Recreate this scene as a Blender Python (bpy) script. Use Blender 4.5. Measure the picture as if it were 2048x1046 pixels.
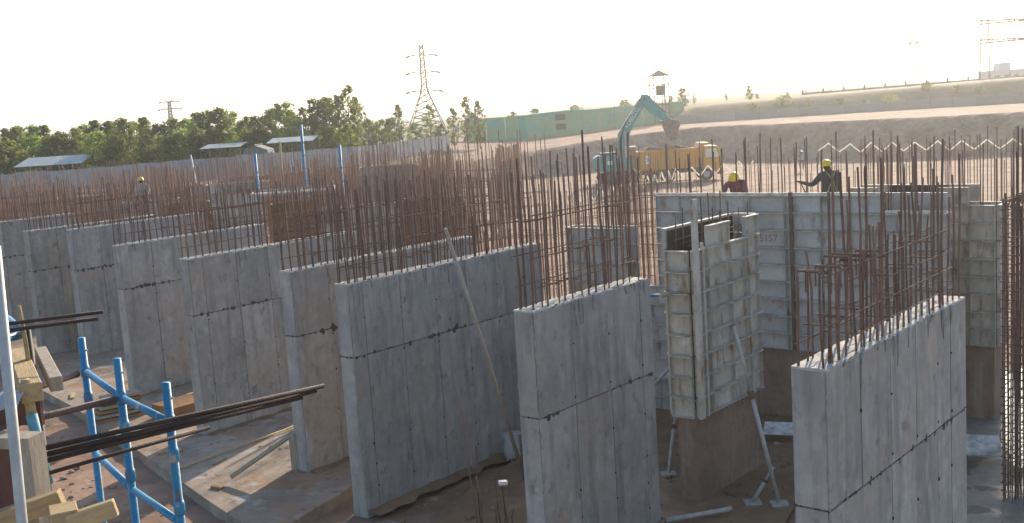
import bpy, math, random
from mathutils import Vector, Matrix, Euler, Quaternion
R = math.radians
rnd = random.Random(7)
sc = bpy.context.scene
for o in list(bpy.data.objects): bpy.data.objects.remove(o)
COL = sc.collection

# ------------------------------------------------------------------ camera
cam_d = bpy.data.cameras.new('camera'); cam = bpy.data.objects.new('camera', cam_d); COL.objects.link(cam)
cam_d.sensor_width = 36.0; cam_d.sensor_fit = 'HORIZONTAL'; cam_d.lens = 2200 / 2048 * 36
cam_d.clip_start = 0.1; cam_d.clip_end = 9000
PITCH = math.atan(303 / 2200); ROLL = R(3.7)
F = Vector((0, math.cos(PITCH), -math.sin(PITCH))); R0 = Vector((1, 0, 0)); U0 = Vector((0, math.sin(PITCH), math.cos(PITCH)))
RX = R0 * math.cos(ROLL) - U0 * math.sin(ROLL); UP = R0 * math.sin(ROLL) + U0 * math.cos(ROLL)
cam.matrix_world = Matrix(((RX.x, UP.x, -F.x, 0), (RX.y, UP.y, -F.y, 0), (RX.z, UP.z, -F.z, 6.8), (0, 0, 0, 1)))
sc.camera = cam

# ------------------------------------------------------------------ sky and sun
SUN_AZ, SUN_EL = R(21), R(24)            # azimuth east of the viewing direction (+Y)
w = bpy.data.worlds.new('World'); sc.world = w; w.use_nodes = True
nt = w.node_tree; nt.nodes.clear()
sky = nt.nodes.new('ShaderNodeTexSky'); sky.sky_type = 'NISHITA'; sky.sun_disc = False
sky.sun_elevation = SUN_EL; sky.sun_rotation = SUN_AZ
sky.air_density = 1.0; sky.dust_density = 1.3; sky.ozone_density = 1.6; sky.altitude = 200
bg = nt.nodes.new('ShaderNodeBackground'); bg.inputs[1].default_value = 0.15
wo = nt.nodes.new('ShaderNodeOutputWorld')
nt.links.new(sky.outputs[0], bg.inputs[0]); nt.links.new(bg.outputs[0], wo.inputs[0])
sun_d = bpy.data.lights.new('sun', 'SUN'); sun_d.energy = 4.0; sun_d.angle = R(0.6); sun_d.color = (1.0, 0.86, 0.66)
sun = bpy.data.objects.new('sun', sun_d); COL.objects.link(sun)
sdir = Vector((math.sin(SUN_AZ) * math.cos(SUN_EL), math.cos(SUN_AZ) * math.cos(SUN_EL), math.sin(SUN_EL)))
sun.rotation_mode = 'QUATERNION'; sun.rotation_quaternion = sdir.to_track_quat('Z', 'Y'); sun.location = (40, 60, 60)
sc.view_settings.view_transform = 'Standard'; sc.view_settings.look = 'None'
sc.view_settings.gamma = 1.0; sc.view_settings.exposure = 0.8; sc.view_settings.use_curve_mapping = False
sc.render.engine = 'CYCLES'

# ------------------------------------------------------------------ helpers
class MB:
    def __init__(s): s.v = []; s.f = []
    def box(s, x0, x1, y0, y1, z0, z1, M=None):
        n = len(s.v)
        for z in (z0, z1):
            for x, y in ((x0, y0), (x1, y0), (x1, y1), (x0, y1)):
                p = Vector((x, y, z)); s.v.append(tuple(M @ p if M else p))
        for q in ((3, 2, 1, 0), (4, 5, 6, 7), (0, 1, 5, 4), (1, 2, 6, 5), (2, 3, 7, 6), (3, 0, 4, 7)): s.f.append(tuple(n + i for i in q))
        return s
    def tube(s, pts, rad, n=6, cap=True):
        pts = [Vector(p) for p in pts]; rads = rad if isinstance(rad, (list, tuple)) else [rad] * len(pts); b = len(s.v)
        for i, p in enumerate(pts):
            t = (pts[min(i + 1, len(pts) - 1)] - pts[max(i - 1, 0)]).normalized()
            a = t.orthogonal() if abs(t.z) < .9 else t.cross(Vector((0, 1, 0)))
            if abs(t.z) < .9: a = t.cross(Vector((0, 0, 1)))
            a.normalize(); c = t.cross(a)
            for k in range(n):
                th = 2 * math.pi * k / n; s.v.append(tuple(p + (a * math.cos(th) + c * math.sin(th)) * rads[i]))
        for i in range(len(pts) - 1):
            for k in range(n):
                s.f.append((b + i * n + k, b + i * n + (k + 1) % n, b + (i + 1) * n + (k + 1) % n, b + (i + 1) * n + k))
        if cap:
            s.f.append(tuple(b + k for k in reversed(range(n)))); s.f.append(tuple(b + (len(pts) - 1) * n + k for k in range(n)))
        return s
    def bar(s, a, b, wd, M=None):           # square bar
        return s.tube([a, b], wd * .7, 4)
    def poly(s, pts, y0, y1):               # extruded xz outline
        n = len(s.v); m = len(pts)
        for y in (y0, y1):
            for x, z in pts: s.v.append((x, y, z))
        s.f.append(tuple(n + i for i in range(m))); s.f.append(tuple(n + m + i for i in reversed(range(m))))
        for i in range(m): j = (i + 1) % m; s.f.append((n + j, n + i, n + m + i, n + m + j))
        return s
    def quad(s, *p):
        n = len(s.v); s.v += [tuple(q) for q in p]; s.f.append(tuple(range(n, n + len(p)))); return s
    def blob(s, c, r, seg=6, rings=4, jit=.25, sq=(1, 1, 1)):
        b = len(s.v); c = Vector(c)
        s.v.append(tuple(c + Vector((0, 0, r * sq[2]))))
        for i in range(1, rings):
            ph = math.pi * i / rings
            for k in range(seg):
                th = 2 * math.pi * k / seg; q = r * (1 + rnd.uniform(-jit, jit))
                s.v.append(tuple(c + Vector((q * sq[0] * math.sin(ph) * math.cos(th), q * sq[1] * math.sin(ph) * math.sin(th), q * sq[2] * math.cos(ph)))))
        s.v.append(tuple(c - Vector((0, 0, r * sq[2])))); e = len(s.v) - 1
        for k in range(seg):
            s.f.append((b, b + 1 + k, b + 1 + (k + 1) % seg))
            for i in range(rings - 2):
                a0 = b + 1 + i * seg; s.f.append((a0 + k, a0 + seg + k, a0 + seg + (k + 1) % seg, a0 + (k + 1) % seg))
            a0 = b + 1 + (rings - 2) * seg; s.f.append((a0 + k, e, a0 + (k + 1) % seg))
        return s
    def mesh(s, name, mat, smooth=False):
        me = bpy.data.meshes.new(name); me.from_pydata(s.v, [], s.f); me.materials.append(mat)
        if smooth: me.polygons.foreach_set('use_smooth', [True] * len(me.polygons))
        me.update(); return me

def bevel(ob, wd=.01, seg=1):
    m = ob.modifiers.new('bevel', 'BEVEL'); m.width = wd; m.segments = seg; m.limit_method = 'ANGLE'; return ob
def tag(o, label=None, cat=None, group=None, kind=None):
    if label: o['label'] = label
    if cat: o['category'] = cat
    if group: o['group'] = group
    if kind: o['kind'] = kind
    return o
def obj(name, me, parent=None, loc=(0, 0, 0), rot=(0, 0, 0), scl=(1, 1, 1)):
    o = bpy.data.objects.new(name, me); COL.objects.link(o)
    o.location = loc; o.rotation_euler = rot; o.scale = scl
    if parent: o.parent = parent
    return o
def thing(name, label, cat, loc=(0, 0, 0), rz=0, group=None):
    o = obj(name, None, None, loc, (0, 0, rz)); o.empty_display_size = .2
    return tag(o, label, cat, group)
def copy_tree(o, parent=None):
    c = o.copy(); COL.objects.link(c)
    if parent: c.parent = parent
    for ch in list(o.children): copy_tree(ch, c)
    return c

# ------------------------------------------------------------------ materials
MATS = {}
def mat(name, col, rough=.8, metal=0, var=0.0, col2=None, scale=4.0, detail=6, bump=0, bscale=40, objrand=0.0, stretch=(1, 1, 1), spec=.3, lo=.4, hi=.65, extra=None, coord='Object', trans=0):
    m = bpy.data.materials.new(name); m.use_nodes = True; t = m.node_tree; N = t.nodes; L = t.links
    b = N['Principled BSDF']; b.inputs['Roughness'].default_value = rough; b.inputs['Metallic'].default_value = metal
    b.inputs['Specular IOR Level'].default_value = spec
    tc = N.new('ShaderNodeTexCoord'); mp = N.new('ShaderNodeMapping'); mp.inputs['Scale'].default_value = stretch
    oi = N.new('ShaderNodeObjectInfo'); L.new(tc.outputs[coord], mp.inputs['Vector'])
    cb = N.new('ShaderNodeCombineXYZ'); ml = N.new('ShaderNodeMath'); ml.operation = 'MULTIPLY'; ml.inputs[1].default_value = 37.0
    L.new(oi.outputs['Random'], ml.inputs[0])
    for i in range(3): L.new(ml.outputs[0], cb.inputs[i])
    if coord == 'Object': L.new(cb.outputs[0], mp.inputs['Location'])
    rgb = N.new('ShaderNodeRGB'); rgb.outputs[0].default_value = (*col, 1); out = rgb.outputs[0]
    def mix(fac, a, bcol, typ='MIX'):
        x = N.new('ShaderNodeMixRGB'); x.blend_type = typ
        if hasattr(fac, 'is_linked') or hasattr(fac, 'links'): L.new(fac, x.inputs[0])
        else: x.inputs[0].default_value = fac
        L.new(a, x.inputs[1])
        if isinstance(bcol, tuple): x.inputs[2].default_value = (*bcol, 1)
        else: L.new(bcol, x.inputs[2])
        return x.outputs[0]
    def noise(sc_, det=6, src=None, r=.6):
        n = N.new('ShaderNodeTexNoise'); n.inputs['Scale'].default_value = sc_; n.inputs['Detail'].default_value = det; n.inputs['Roughness'].default_value = r
        L.new(src or mp.outputs[0], n.inputs['Vector']); return n.outputs['Fac']
    def ramp(fac, a, bb):
        r = N.new('ShaderNodeMapRange'); r.inputs[1].default_value = a; r.inputs[2].default_value = bb; L.new(fac, r.inputs[0]); return r.outputs[0]
    if col2: out = mix(ramp(noise(scale, detail), lo, hi), out, col2)
    if extra:
        for (c3, s3, lo3, hi3, st) in extra:
            mp3 = N.new('ShaderNodeMapping'); mp3.inputs['Scale'].default_value = st; L.new(mp.outputs[0], mp3.inputs['Vector'])
            out = mix(ramp(noise(s3, 8, mp3.outputs[0], .65), lo3, hi3), out, c3)
    if var:
        v = ramp(noise(scale * 5, 8), .25, .75); k = N.new('ShaderNodeMapRange'); k.inputs[3].default_value = 1 - var; k.inputs[4].default_value = 1 + var; L.new(v, k.inputs[0])
        cc = N.new('ShaderNodeCombineXYZ')
        for i in range(3): L.new(k.outputs[0], cc.inputs[i])
        out = mix(1.0, out, cc.outputs[0], 'MULTIPLY')
    if objrand:
        k = N.new('ShaderNodeMapRange'); k.inputs[3].default_value = 1 - objrand; k.inputs[4].default_value = 1 + objrand; L.new(oi.outputs['Random'], k.inputs[0])
        cc = N.new('ShaderNodeCombineXYZ')
        for i in range(3): L.new(k.outputs[0], cc.inputs[i])
        out = mix(1.0, out, cc.outputs[0], 'MULTIPLY')
    L.new(out, b.inputs['Base Color'])
    if trans: 
        b.inputs['Transmission Weight'].default_value = 0
        tr = N.new('ShaderNodeBsdfTranslucent'); L.new(out, tr.inputs['Color']); mx = N.new('ShaderNodeMixShader'); mx.inputs[0].default_value = trans
        L.new(b.outputs[0], mx.inputs[1]); L.new(tr.outputs[0], mx.inputs[2]); L.new(mx.outputs[0], N['Material Output'].inputs['Surface'])
    if bump:
        bp = N.new('ShaderNodeBump'); bp.inputs['Strength'].default_value = bump; bp.inputs['Distance'].default_value = .02
        L.new(noise(bscale, 8), bp.inputs['Height']); L.new(bp.outputs[0], b.inputs['Normal'])
    MATS[name] = m; return m

STREAK = (3.0, 3.0, .35)
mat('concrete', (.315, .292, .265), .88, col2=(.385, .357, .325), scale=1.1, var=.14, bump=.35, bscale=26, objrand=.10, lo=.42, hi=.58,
    extra=[((.225, .212, .195), 1.5, .48, .68, STREAK), ((.34, .275, .225), .55, .49, .68, (1, 1, 1)), ((.45, .425, .395), 2.4, .56, .74, (1.5, 1.5, .6)), ((.17, .16, .148), 4.0, .58, .72, (1, 1, .8)), ((.13, .125, .12), 22, .68, .74, (1, 1, 1))])
mat('concrete_core', (.2, .19, .175), .9, var=.1)
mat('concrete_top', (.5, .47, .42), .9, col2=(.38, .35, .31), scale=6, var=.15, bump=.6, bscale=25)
mat('joint_dark', (.075, .065, .055), .95, var=.3, scale=8)
mat('joint_grey', (.25, .235, .21), .95, col2=(.34, .32, .285), scale=6, var=.2)
mat('tie_hole', (.015, .015, .015), .9)
mat('concrete_mud', (.26, .175, .13), .8, col2=(.19, .125, .09), scale=1.5, var=.15, bump=.2, bscale=20, extra=[((.33, .26, .2), 1.1, .52, .7, STREAK)])
mat('rebar', (.22, .13, .095), .8, col2=(.14, .082, .062), scale=3, var=.2, bump=.5, bscale=120, objrand=.25)
mat('rebar_far', (.31, .18, .12), .85, col2=(.22, .125, .088), scale=.7, var=.1, objrand=.25)
mat('rod', (.10, .065, .05), .6, col2=(.06, .045, .04), scale=8, bump=.9, bscale=160)
mat('form_steel', (.50, .45, .37), .75, col2=(.38, .34, .285), scale=2.2, var=.12, bump=.3, bscale=18, objrand=.12,
    extra=[((.26, .165, .10), 2.8, .53, .66, (1.6, 1.6, .45)), ((.16, .13, .10), 5, .60, .74, (1, 1, .5)), ((.58, .56, .52), 3.5, .60, .72, (1, 1, 1))])
mat('form_blue', (.50, .465, .415), .75, col2=(.38, .352, .315), scale=1.7, var=.1, bump=.25, bscale=18, objrand=.1,
    extra=[((.25, .17, .115), 3.0, .54, .68, (1, 1, .5)), ((.10, .095, .085), 6, .68, .8, (1, 1, 1))])
mat('form_edge', (.66, .62, .55), .8, col2=(.33, .30, .25), scale=5, var=.15)
mat('plywood', (.30, .165, .075), .8, col2=(.22, .115, .055), scale=3, var=.15, stretch=(1, 1, 5), objrand=.15)
mat('painted_shade', (.05, .038, .03), .8, var=.2)  # near-black colour standing for the shade inside open-topped forms
mat('plywood_red', (.11, .045, .035), .6, col2=(.15, .075, .055), scale=4, var=.15)
mat('timber', (.46, .33, .17), .8, col2=(.36, .25, .13), scale=5, var=.15, stretch=(1, 6, 6), bump=.3, bscale=20, objrand=.15)
mat('timber_grey', (.36, .31, .24), .85, col2=(.27, .23, .18), scale=5, var=.15, stretch=(6, 6, 1), bump=.3, bscale=20)
mat('blue_paint', (.025, .19, .36), .5, col2=(.045, .225, .36), scale=6, var=.12, spec=.5, extra=[((.17, .13, .10), 7, .60, .66, (1, 1, .6)), ((.36, .37, .36), 11, .58, .66, (1, 1, .5)), ((.02, .11, .22), 3, .55, .7, (1, 1, .4))], bump=.15, bscale=50)
mat('teal_tube', (.10, .30, .36), .55, col2=(.2, .33, .36), scale=7, var=.15)
mat('rust_tube', (.11, .072, .055), .7, col2=(.16, .11, .085), scale=6, var=.2, bump=.3, bscale=60)
mat('dark_tube', (.03, .03, .03), .6, var=.2)
mat('galv', (.46, .45, .42), .55, col2=(.36, .34, .31), scale=5, var=.1, metal=.2)
mat('plastic_sheet', (.33, .34, .36), .4, var=.1)
mat('dirt', (.33, .21, .145), .95, col2=(.165, .10, .062), scale=.35, var=.28, bump=1.6, bscale=5, objrand=0,
    extra=[((.33, .20, .14), .12, .5, .68, (1, 1, 1)), ((.17, .11, .075), .9, .54, .70, (1, 1, 1)), ((.36, .27, .2), 2.5, .58, .7, (1, 1, 1))])
mat('blinding', (.33, .275, .22), .92, col2=(.25, .195, .15), scale=.45, var=.24, bump=.9, bscale=9, lo=.4, hi=.6, extra=[((.30, .19, .115), .7, .48, .62, (1, 1, 1)), ((.38, .36, .33), 1.6, .55, .68, (1, 1, 1)), ((.15, .115, .09), 3.0, .58, .70, (1, 1, 1))])
mat('mud_brown', (.25, .155, .085), .75, col2=(.17, .11, .065), scale=.8, var=.2, bump=.6, bscale=4)
mat('water', (.09, .075, .06), .08, spec=.6, bump=.12, bscale=5)
mat('wet_mud', (.24, .215, .175), .35, col2=(.16, .14, .11), scale=1.2, var=.15, spec=.5, bump=.5, bscale=5)
mat('fence_sheet', (.36, .35, .355), .6, col2=(.29, .275, .275), scale=.6, var=.08, objrand=.12, metal=.1)
mat('roof_sheet', (.34, .37, .36), .5, col2=(.28, .31, .30), scale=1.5, var=.08, metal=.1)
mat('tarp', (.09, .12, .12), .6, var=.15)
mat('post_dark', (.10, .085, .07), .8, var=.1)
mat('green_net', (.20, .37, .20), .85, col2=(.24, .35, .18), scale=.25, var=.1, objrand=.1, extra=[((.15, .36, .26), .3, .52, .62, (1, 1, 1))])
mat('green_teal', (.08, .40, .28), .7, var=.1)
mat('bark', (.16, .125, .095), .9, var=.2)
for nm, c, c2 in (('leaf_dark', (.145, .17, .04), (.20, .21, .055)), ('leaf_mid', (.20, .235, .045), (.255, .265, .065)), ('leaf_light', (.25, .33, .045), (.31, .36, .08))):
    mat(nm, c, .6, col2=c2, scale=1.2, var=.2, objrand=.2, trans=.6, spec=.3)
mat('teal_paint', (.008, .25, .235), .4, col2=(.012, .21, .205), scale=1.5, var=.08, spec=.5)
mat('yellow_paint', (.62, .25, .015), .5, col2=(.52, .24, .03), scale=1.2, var=.08, extra=[((.38, .25, .12), 2, .6, .8, (1, 1, .4))])
mat('white_paint', (.72, .71, .68), .5, var=.06)
mat('black_rubber', (.025, .024, .023), .85, var=.2)
mat('dark_steel', (.07, .06, .055), .6, var=.2)
mat('bucket_steel', (.19, .15, .125), .6, col2=(.14, .11, .09), scale=3, var=.15)
mat('soil_load', (.16, .09, .06), .95, var=.3, bump=1, bscale=6)
mat('glass', (.10, .12, .12), .08, spec=.7)
mat('lamp_cream', (.62, .56, .42), .5)
mat('pylon_steel', (.13, .10, .09), .6)
mat('pylon_red', (.16, .03, .025), .7)
mat('tank_black', (.045, .042, .042), .6)
mat('thatch', (.22, .18, .14), .8)
mat('wall_grey', (.26, .24, .215), .9, col2=(.20, .185, .165), scale=.3, var=.1, objrand=.06)
mat('hill', (.10, .12, .10), .95, var=.1, scale=.02)
mat('house_wall', (.45, .42, .42), .9, var=.05)
mat('helmet_yellow', (.75, .48, .02), .35, spec=.5)
mat('helmet_white', (.8, .8, .78), .35, spec=.5)
mat('strap', (.28, .24, .12), .7)
mat('red_text', (.33, .16, .135), .9)
mat('tape_white', (.92, .88, .76), .5, trans=.65)
mat('tape_post', (.12, .07, .05), .8)
mat('grass', (.12, .115, .05), .95, col2=(.19, .14, .085), scale=.12, var=.25, lo=.35, hi=.6, bump=1, bscale=3)
mat('bag', (.38, .36, .35), .8, var=.1)
def cloth(name, shirt, trousers, skin=(.10, .055, .035)):
    m = bpy.data.materials.new(name); m.use_nodes = True; t = m.node_tree; N = t.nodes; L = t.links
    tc = N.new('ShaderNodeTexCoord'); sp = N.new('ShaderNodeSeparateXYZ'); L.new(tc.outputs['Object'], sp.inputs[0])
    cr = N.new('ShaderNodeValToRGB'); cr.color_ramp.interpolation = 'CONSTANT'
    e = cr.color_ramp.elements; e[0].position = 0; e[0].color = (.05, .04, .035, 1); e[1].position = .045; e[1].color = (*trousers, 1)
    for p, c in ((.50, shirt), (.79, skin)): k = e.new(p); k.color = (*c, 1)
    mr = N.new('ShaderNodeMath'); mr.operation = 'DIVIDE'; mr.inputs[1].default_value = 1.9; L.new(sp.outputs[2], mr.inputs[0])
    L.new(mr.outputs[0], cr.inputs[0]); L.new(cr.outputs[0], N['Principled BSDF'].inputs['Base Color']); N['Principled BSDF'].inputs['Roughness'].default_value = .85
    MATS[name] = m; return m
M = MATS
def rough_map(name, lo_, hi_, scale):
    t = M[name].node_tree; n = t.nodes.new('ShaderNodeTexNoise'); n.inputs['Scale'].default_value = scale; n.inputs['Detail'].default_value = 6
    tc = t.nodes.new('ShaderNodeTexCoord'); t.links.new(tc.outputs['Object'], n.inputs['Vector'])
    r = t.nodes.new('ShaderNodeMapRange'); r.inputs[1].default_value = .42; r.inputs[2].default_value = .58; r.inputs[3].default_value = lo_; r.inputs[4].default_value = hi_
    t.links.new(n.outputs['Fac'], r.inputs[0]); t.links.new(r.outputs[0], t.nodes['Principled BSDF'].inputs['Roughness'])
rough_map('wet_mud', .06, .7, 1.1); rough_map('mud_brown', .3, .9, .8)

# ------------------------------------------------------------------ terrain
EDGE = [(-9000, 70, 2.8), (-80, 70, 2.8), (-40, 72, 2.8), (-20, 77, 2.8), (-12, 88, 2.5), (-4, 105, 2.2), (2.6, 114, 2.4), (10.3, 119, 3.0), (20, 124.6, 3.5), (24.6, 123, 3.5), (28.2, 118, 3.5), (34.8, 111, 3.5), (40.7, 107, 3.5), (49, 104, 3.5), (70, 98, 3.5), (9000, 98, 3.5)]
def interp(x, k):
    for a, b in zip(EDGE, EDGE[1:]):
        if a[0] <= x <= b[0]: t = (x - a[0]) / (b[0] - a[0]); return a[k] + (b[k] - a[k]) * t
from mathutils import noise as mn
def height(x, y):
    ye, ze = interp(x, 1), interp(x, 2); fl = -.22
    n = mn.noise(Vector((x * .13, y * .13, 0))) * .5 + mn.noise(Vector((x * .5, y * .5, 3))) * .25
    if y < ye - 4: h = fl + (.16 * n if y > 45 else .06 * n + .035 * mn.noise(Vector((x * 2.1, y * 2.1, 9))))
    elif y < ye: t = (y - ye + 4) / 4; h = fl + (ze - fl) * (t + .05 * math.sin(6.28 * t)) + n * .5 * math.sin(math.pi * t)
    else: h = ze + (3.8 - ze) * min(1, (y - ye) / 60) + .12 * n
    if x > 20 and y > 142:                                   # embankment behind the boundary wall
        t = min(1, (y - 143) / 7) if y > 143 else 0; top = min(3.2, 1.9 + max(0, (x - 22)) * .02)
        k = min(1, (x - 20) / 6); h += k * top * t * t * (3 - 2 * t) + n * .1 * t * k
    return h
def axis(parts):
    out = []
    for a, b, s in parts:
        n = max(1, int(round((b - a) / s))); out += [a + (b - a) * i / n for i in range(n)]
    return out + [parts[-1][1]]
xs = axis([(-2400, -400, 400), (-400, -60, 20), (-60, -18, 1.5), (-18, 14, .5), (14, 80, 1.5), (80, 400, 20), (400, 2400, 400)])
ys = axis([(-60, 4, 8), (4, 10, 2), (10, 40, .5), (40, 66, 1.2), (66, 130, .8), (130, 152, .7), (152, 170, 1.5), (170, 600, 25), (600, 2400, 300)])
tb = MB(); nx = len(xs)
tb.v = [(x, y, height(x, y)) for y in ys for x in xs]
tb.f = [(j * nx + i, j * nx + i + 1, (j + 1) * nx + i + 1, (j + 1) * nx + i) for j in range(len(ys) - 1) for i in range(nx - 1)]
gme = tb.mesh('ground', M['dirt'], True); gme.materials.append(M['grass'])
for p_ in gme.polygons:
    c_ = p_.center
    if (c_.x > 19 and c_.y > 143) or c_.y > 152 or (c_.x < -8 and c_.y > interp(c_.x, 1) + 8): p_.material_index = 1
ground = tag(obj('ground', gme), kind='structure')

# blinding slab the walls stand on, z = 0
sb = MB(); outline = [(-30, 52), (-30, 52.6), (-13.36, 29.9), (-11.43, 27.46), (-8.6, 23.5), (-5.86, 19.58), (-4.78, 18.1), (-4.08, 18.2), (-3.72, 19.0), (-3.35, 19.7), (-3.2, 20.5), (1.0, 25.6), (6, 31.5), (-6, 52)][1:]
N_ = len(outline); sb.v = [(x, y, -.0) for x, y in outline] + [(x, y, -.5) for x, y in outline]
sb.f = [tuple(range(N_))] + [((i + 1) % N_, i, N_ + i, N_ + (i + 1) % N_) for i in range(N_)]
slab = tag(obj('concrete_blinding', sb.mesh('blinding', M['blinding'])), kind='structure')

def patch(name, pts, z, m, jag=.12, seed=1):
    r = random.Random(seed); out = []
    for (a, b) in zip(pts, pts[1:] + pts[:1]):
        a = Vector(a); b = Vector(b); n = max(2, int((b - a).length / .35))
        for i in range(n): p = a + (b - a) * i / n; out.append((p.x + r.uniform(-jag, jag), p.y + r.uniform(-jag, jag), z))
    q = MB(); q.v = out; q.f = [tuple(range(len(out)))]
    return tag(obj(name, q.mesh(name, m)), kind='structure')
patch('wet_pit_floor', [(-2.9, 15.5), (2.5, 14.5), (6, 20), (6, 24.5), (3, 26), (.6, 23)], -.10, M['mud_brown'], seed=2)
patch('wet_ground', [(3.4, 9), (11, 9), (12, 17), (13, 26), (9, 24.5), (6.6, 19.6), (5.2, 15)], -.09, M['wet_mud'], seed=3)
patch('puddle', [(8.9, 18.8), (9.6, 18.4), (13, 18), (13.5, 26), (10.4, 24.5), (9.9, 22), (9.2, 20.5)], -.075, M['water'], .1, seed=4)

cl = MB(); rc = random.Random(11)
def on_slab(x, y): return 0
for i in range(700):
    if rc.random() < .6: t = rc.random(); x = -14 + 10 * t - rc.uniform(.25, 3.2); y = 29.9 - 12.5 * t - rc.uniform(0, 2.5)
    else: x = rc.uniform(-2.4, 7); y = rc.uniform(15.5, 24)
    r_ = rc.choice((.02, .025, .03, .04, .06)); cl.blob((x, y, height(x, y) + (.0 if x < -2.4 else .11) + r_ * .3), r_, 5, 4, .35, (1.2, 1, .7))
tag(obj('dirt_clods', cl.mesh('dirt_clods', M['dirt'])), 'loose clods and stones on the bare earth', None, None, 'stuff')
# ------------------------------------------------------------------ rebar meshes (unit length, scaled in z)
def rebar_meshes(n, rad, m, bend, seg=3, sides=5):
    out = []
    for i in range(n):
        b = MB(); dx, dy = rnd.uniform(-bend, bend), rnd.uniform(-bend, bend); ph = rnd.uniform(0, 6)
        pts = [(dx * t * t + .25 * bend * math.sin(ph + 5 * t), dy * t * t + .25 * bend * math.cos(ph + 4 * t), t) for t in [k / seg for k in range(seg + 1)]]
        b.tube(pts, rad, sides); out.append(b.mesh('rebar', m, True))
    return out
NEARBAR = rebar_meshes(8, .0125, M['rebar'], .05)
THICKBAR = rebar_meshes(4, .0165, M['rebar'], .03)
b_ = MB().tube([(0, 0, 0), (.5, 0, 0), (1, 0, 0)], .009, 5); TIE = b_.mesh('tie_bar', M['rebar'], True)
def place_bar(parent, x, y, z0, h, thick=False, name='rebar'):
    me = rnd.choice(THICKBAR if thick else NEARBAR)
    return obj(name, me, parent, (x, y, z0), (0, 0, rnd.uniform(0, 6.28)), (1, 1, h))

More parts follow.
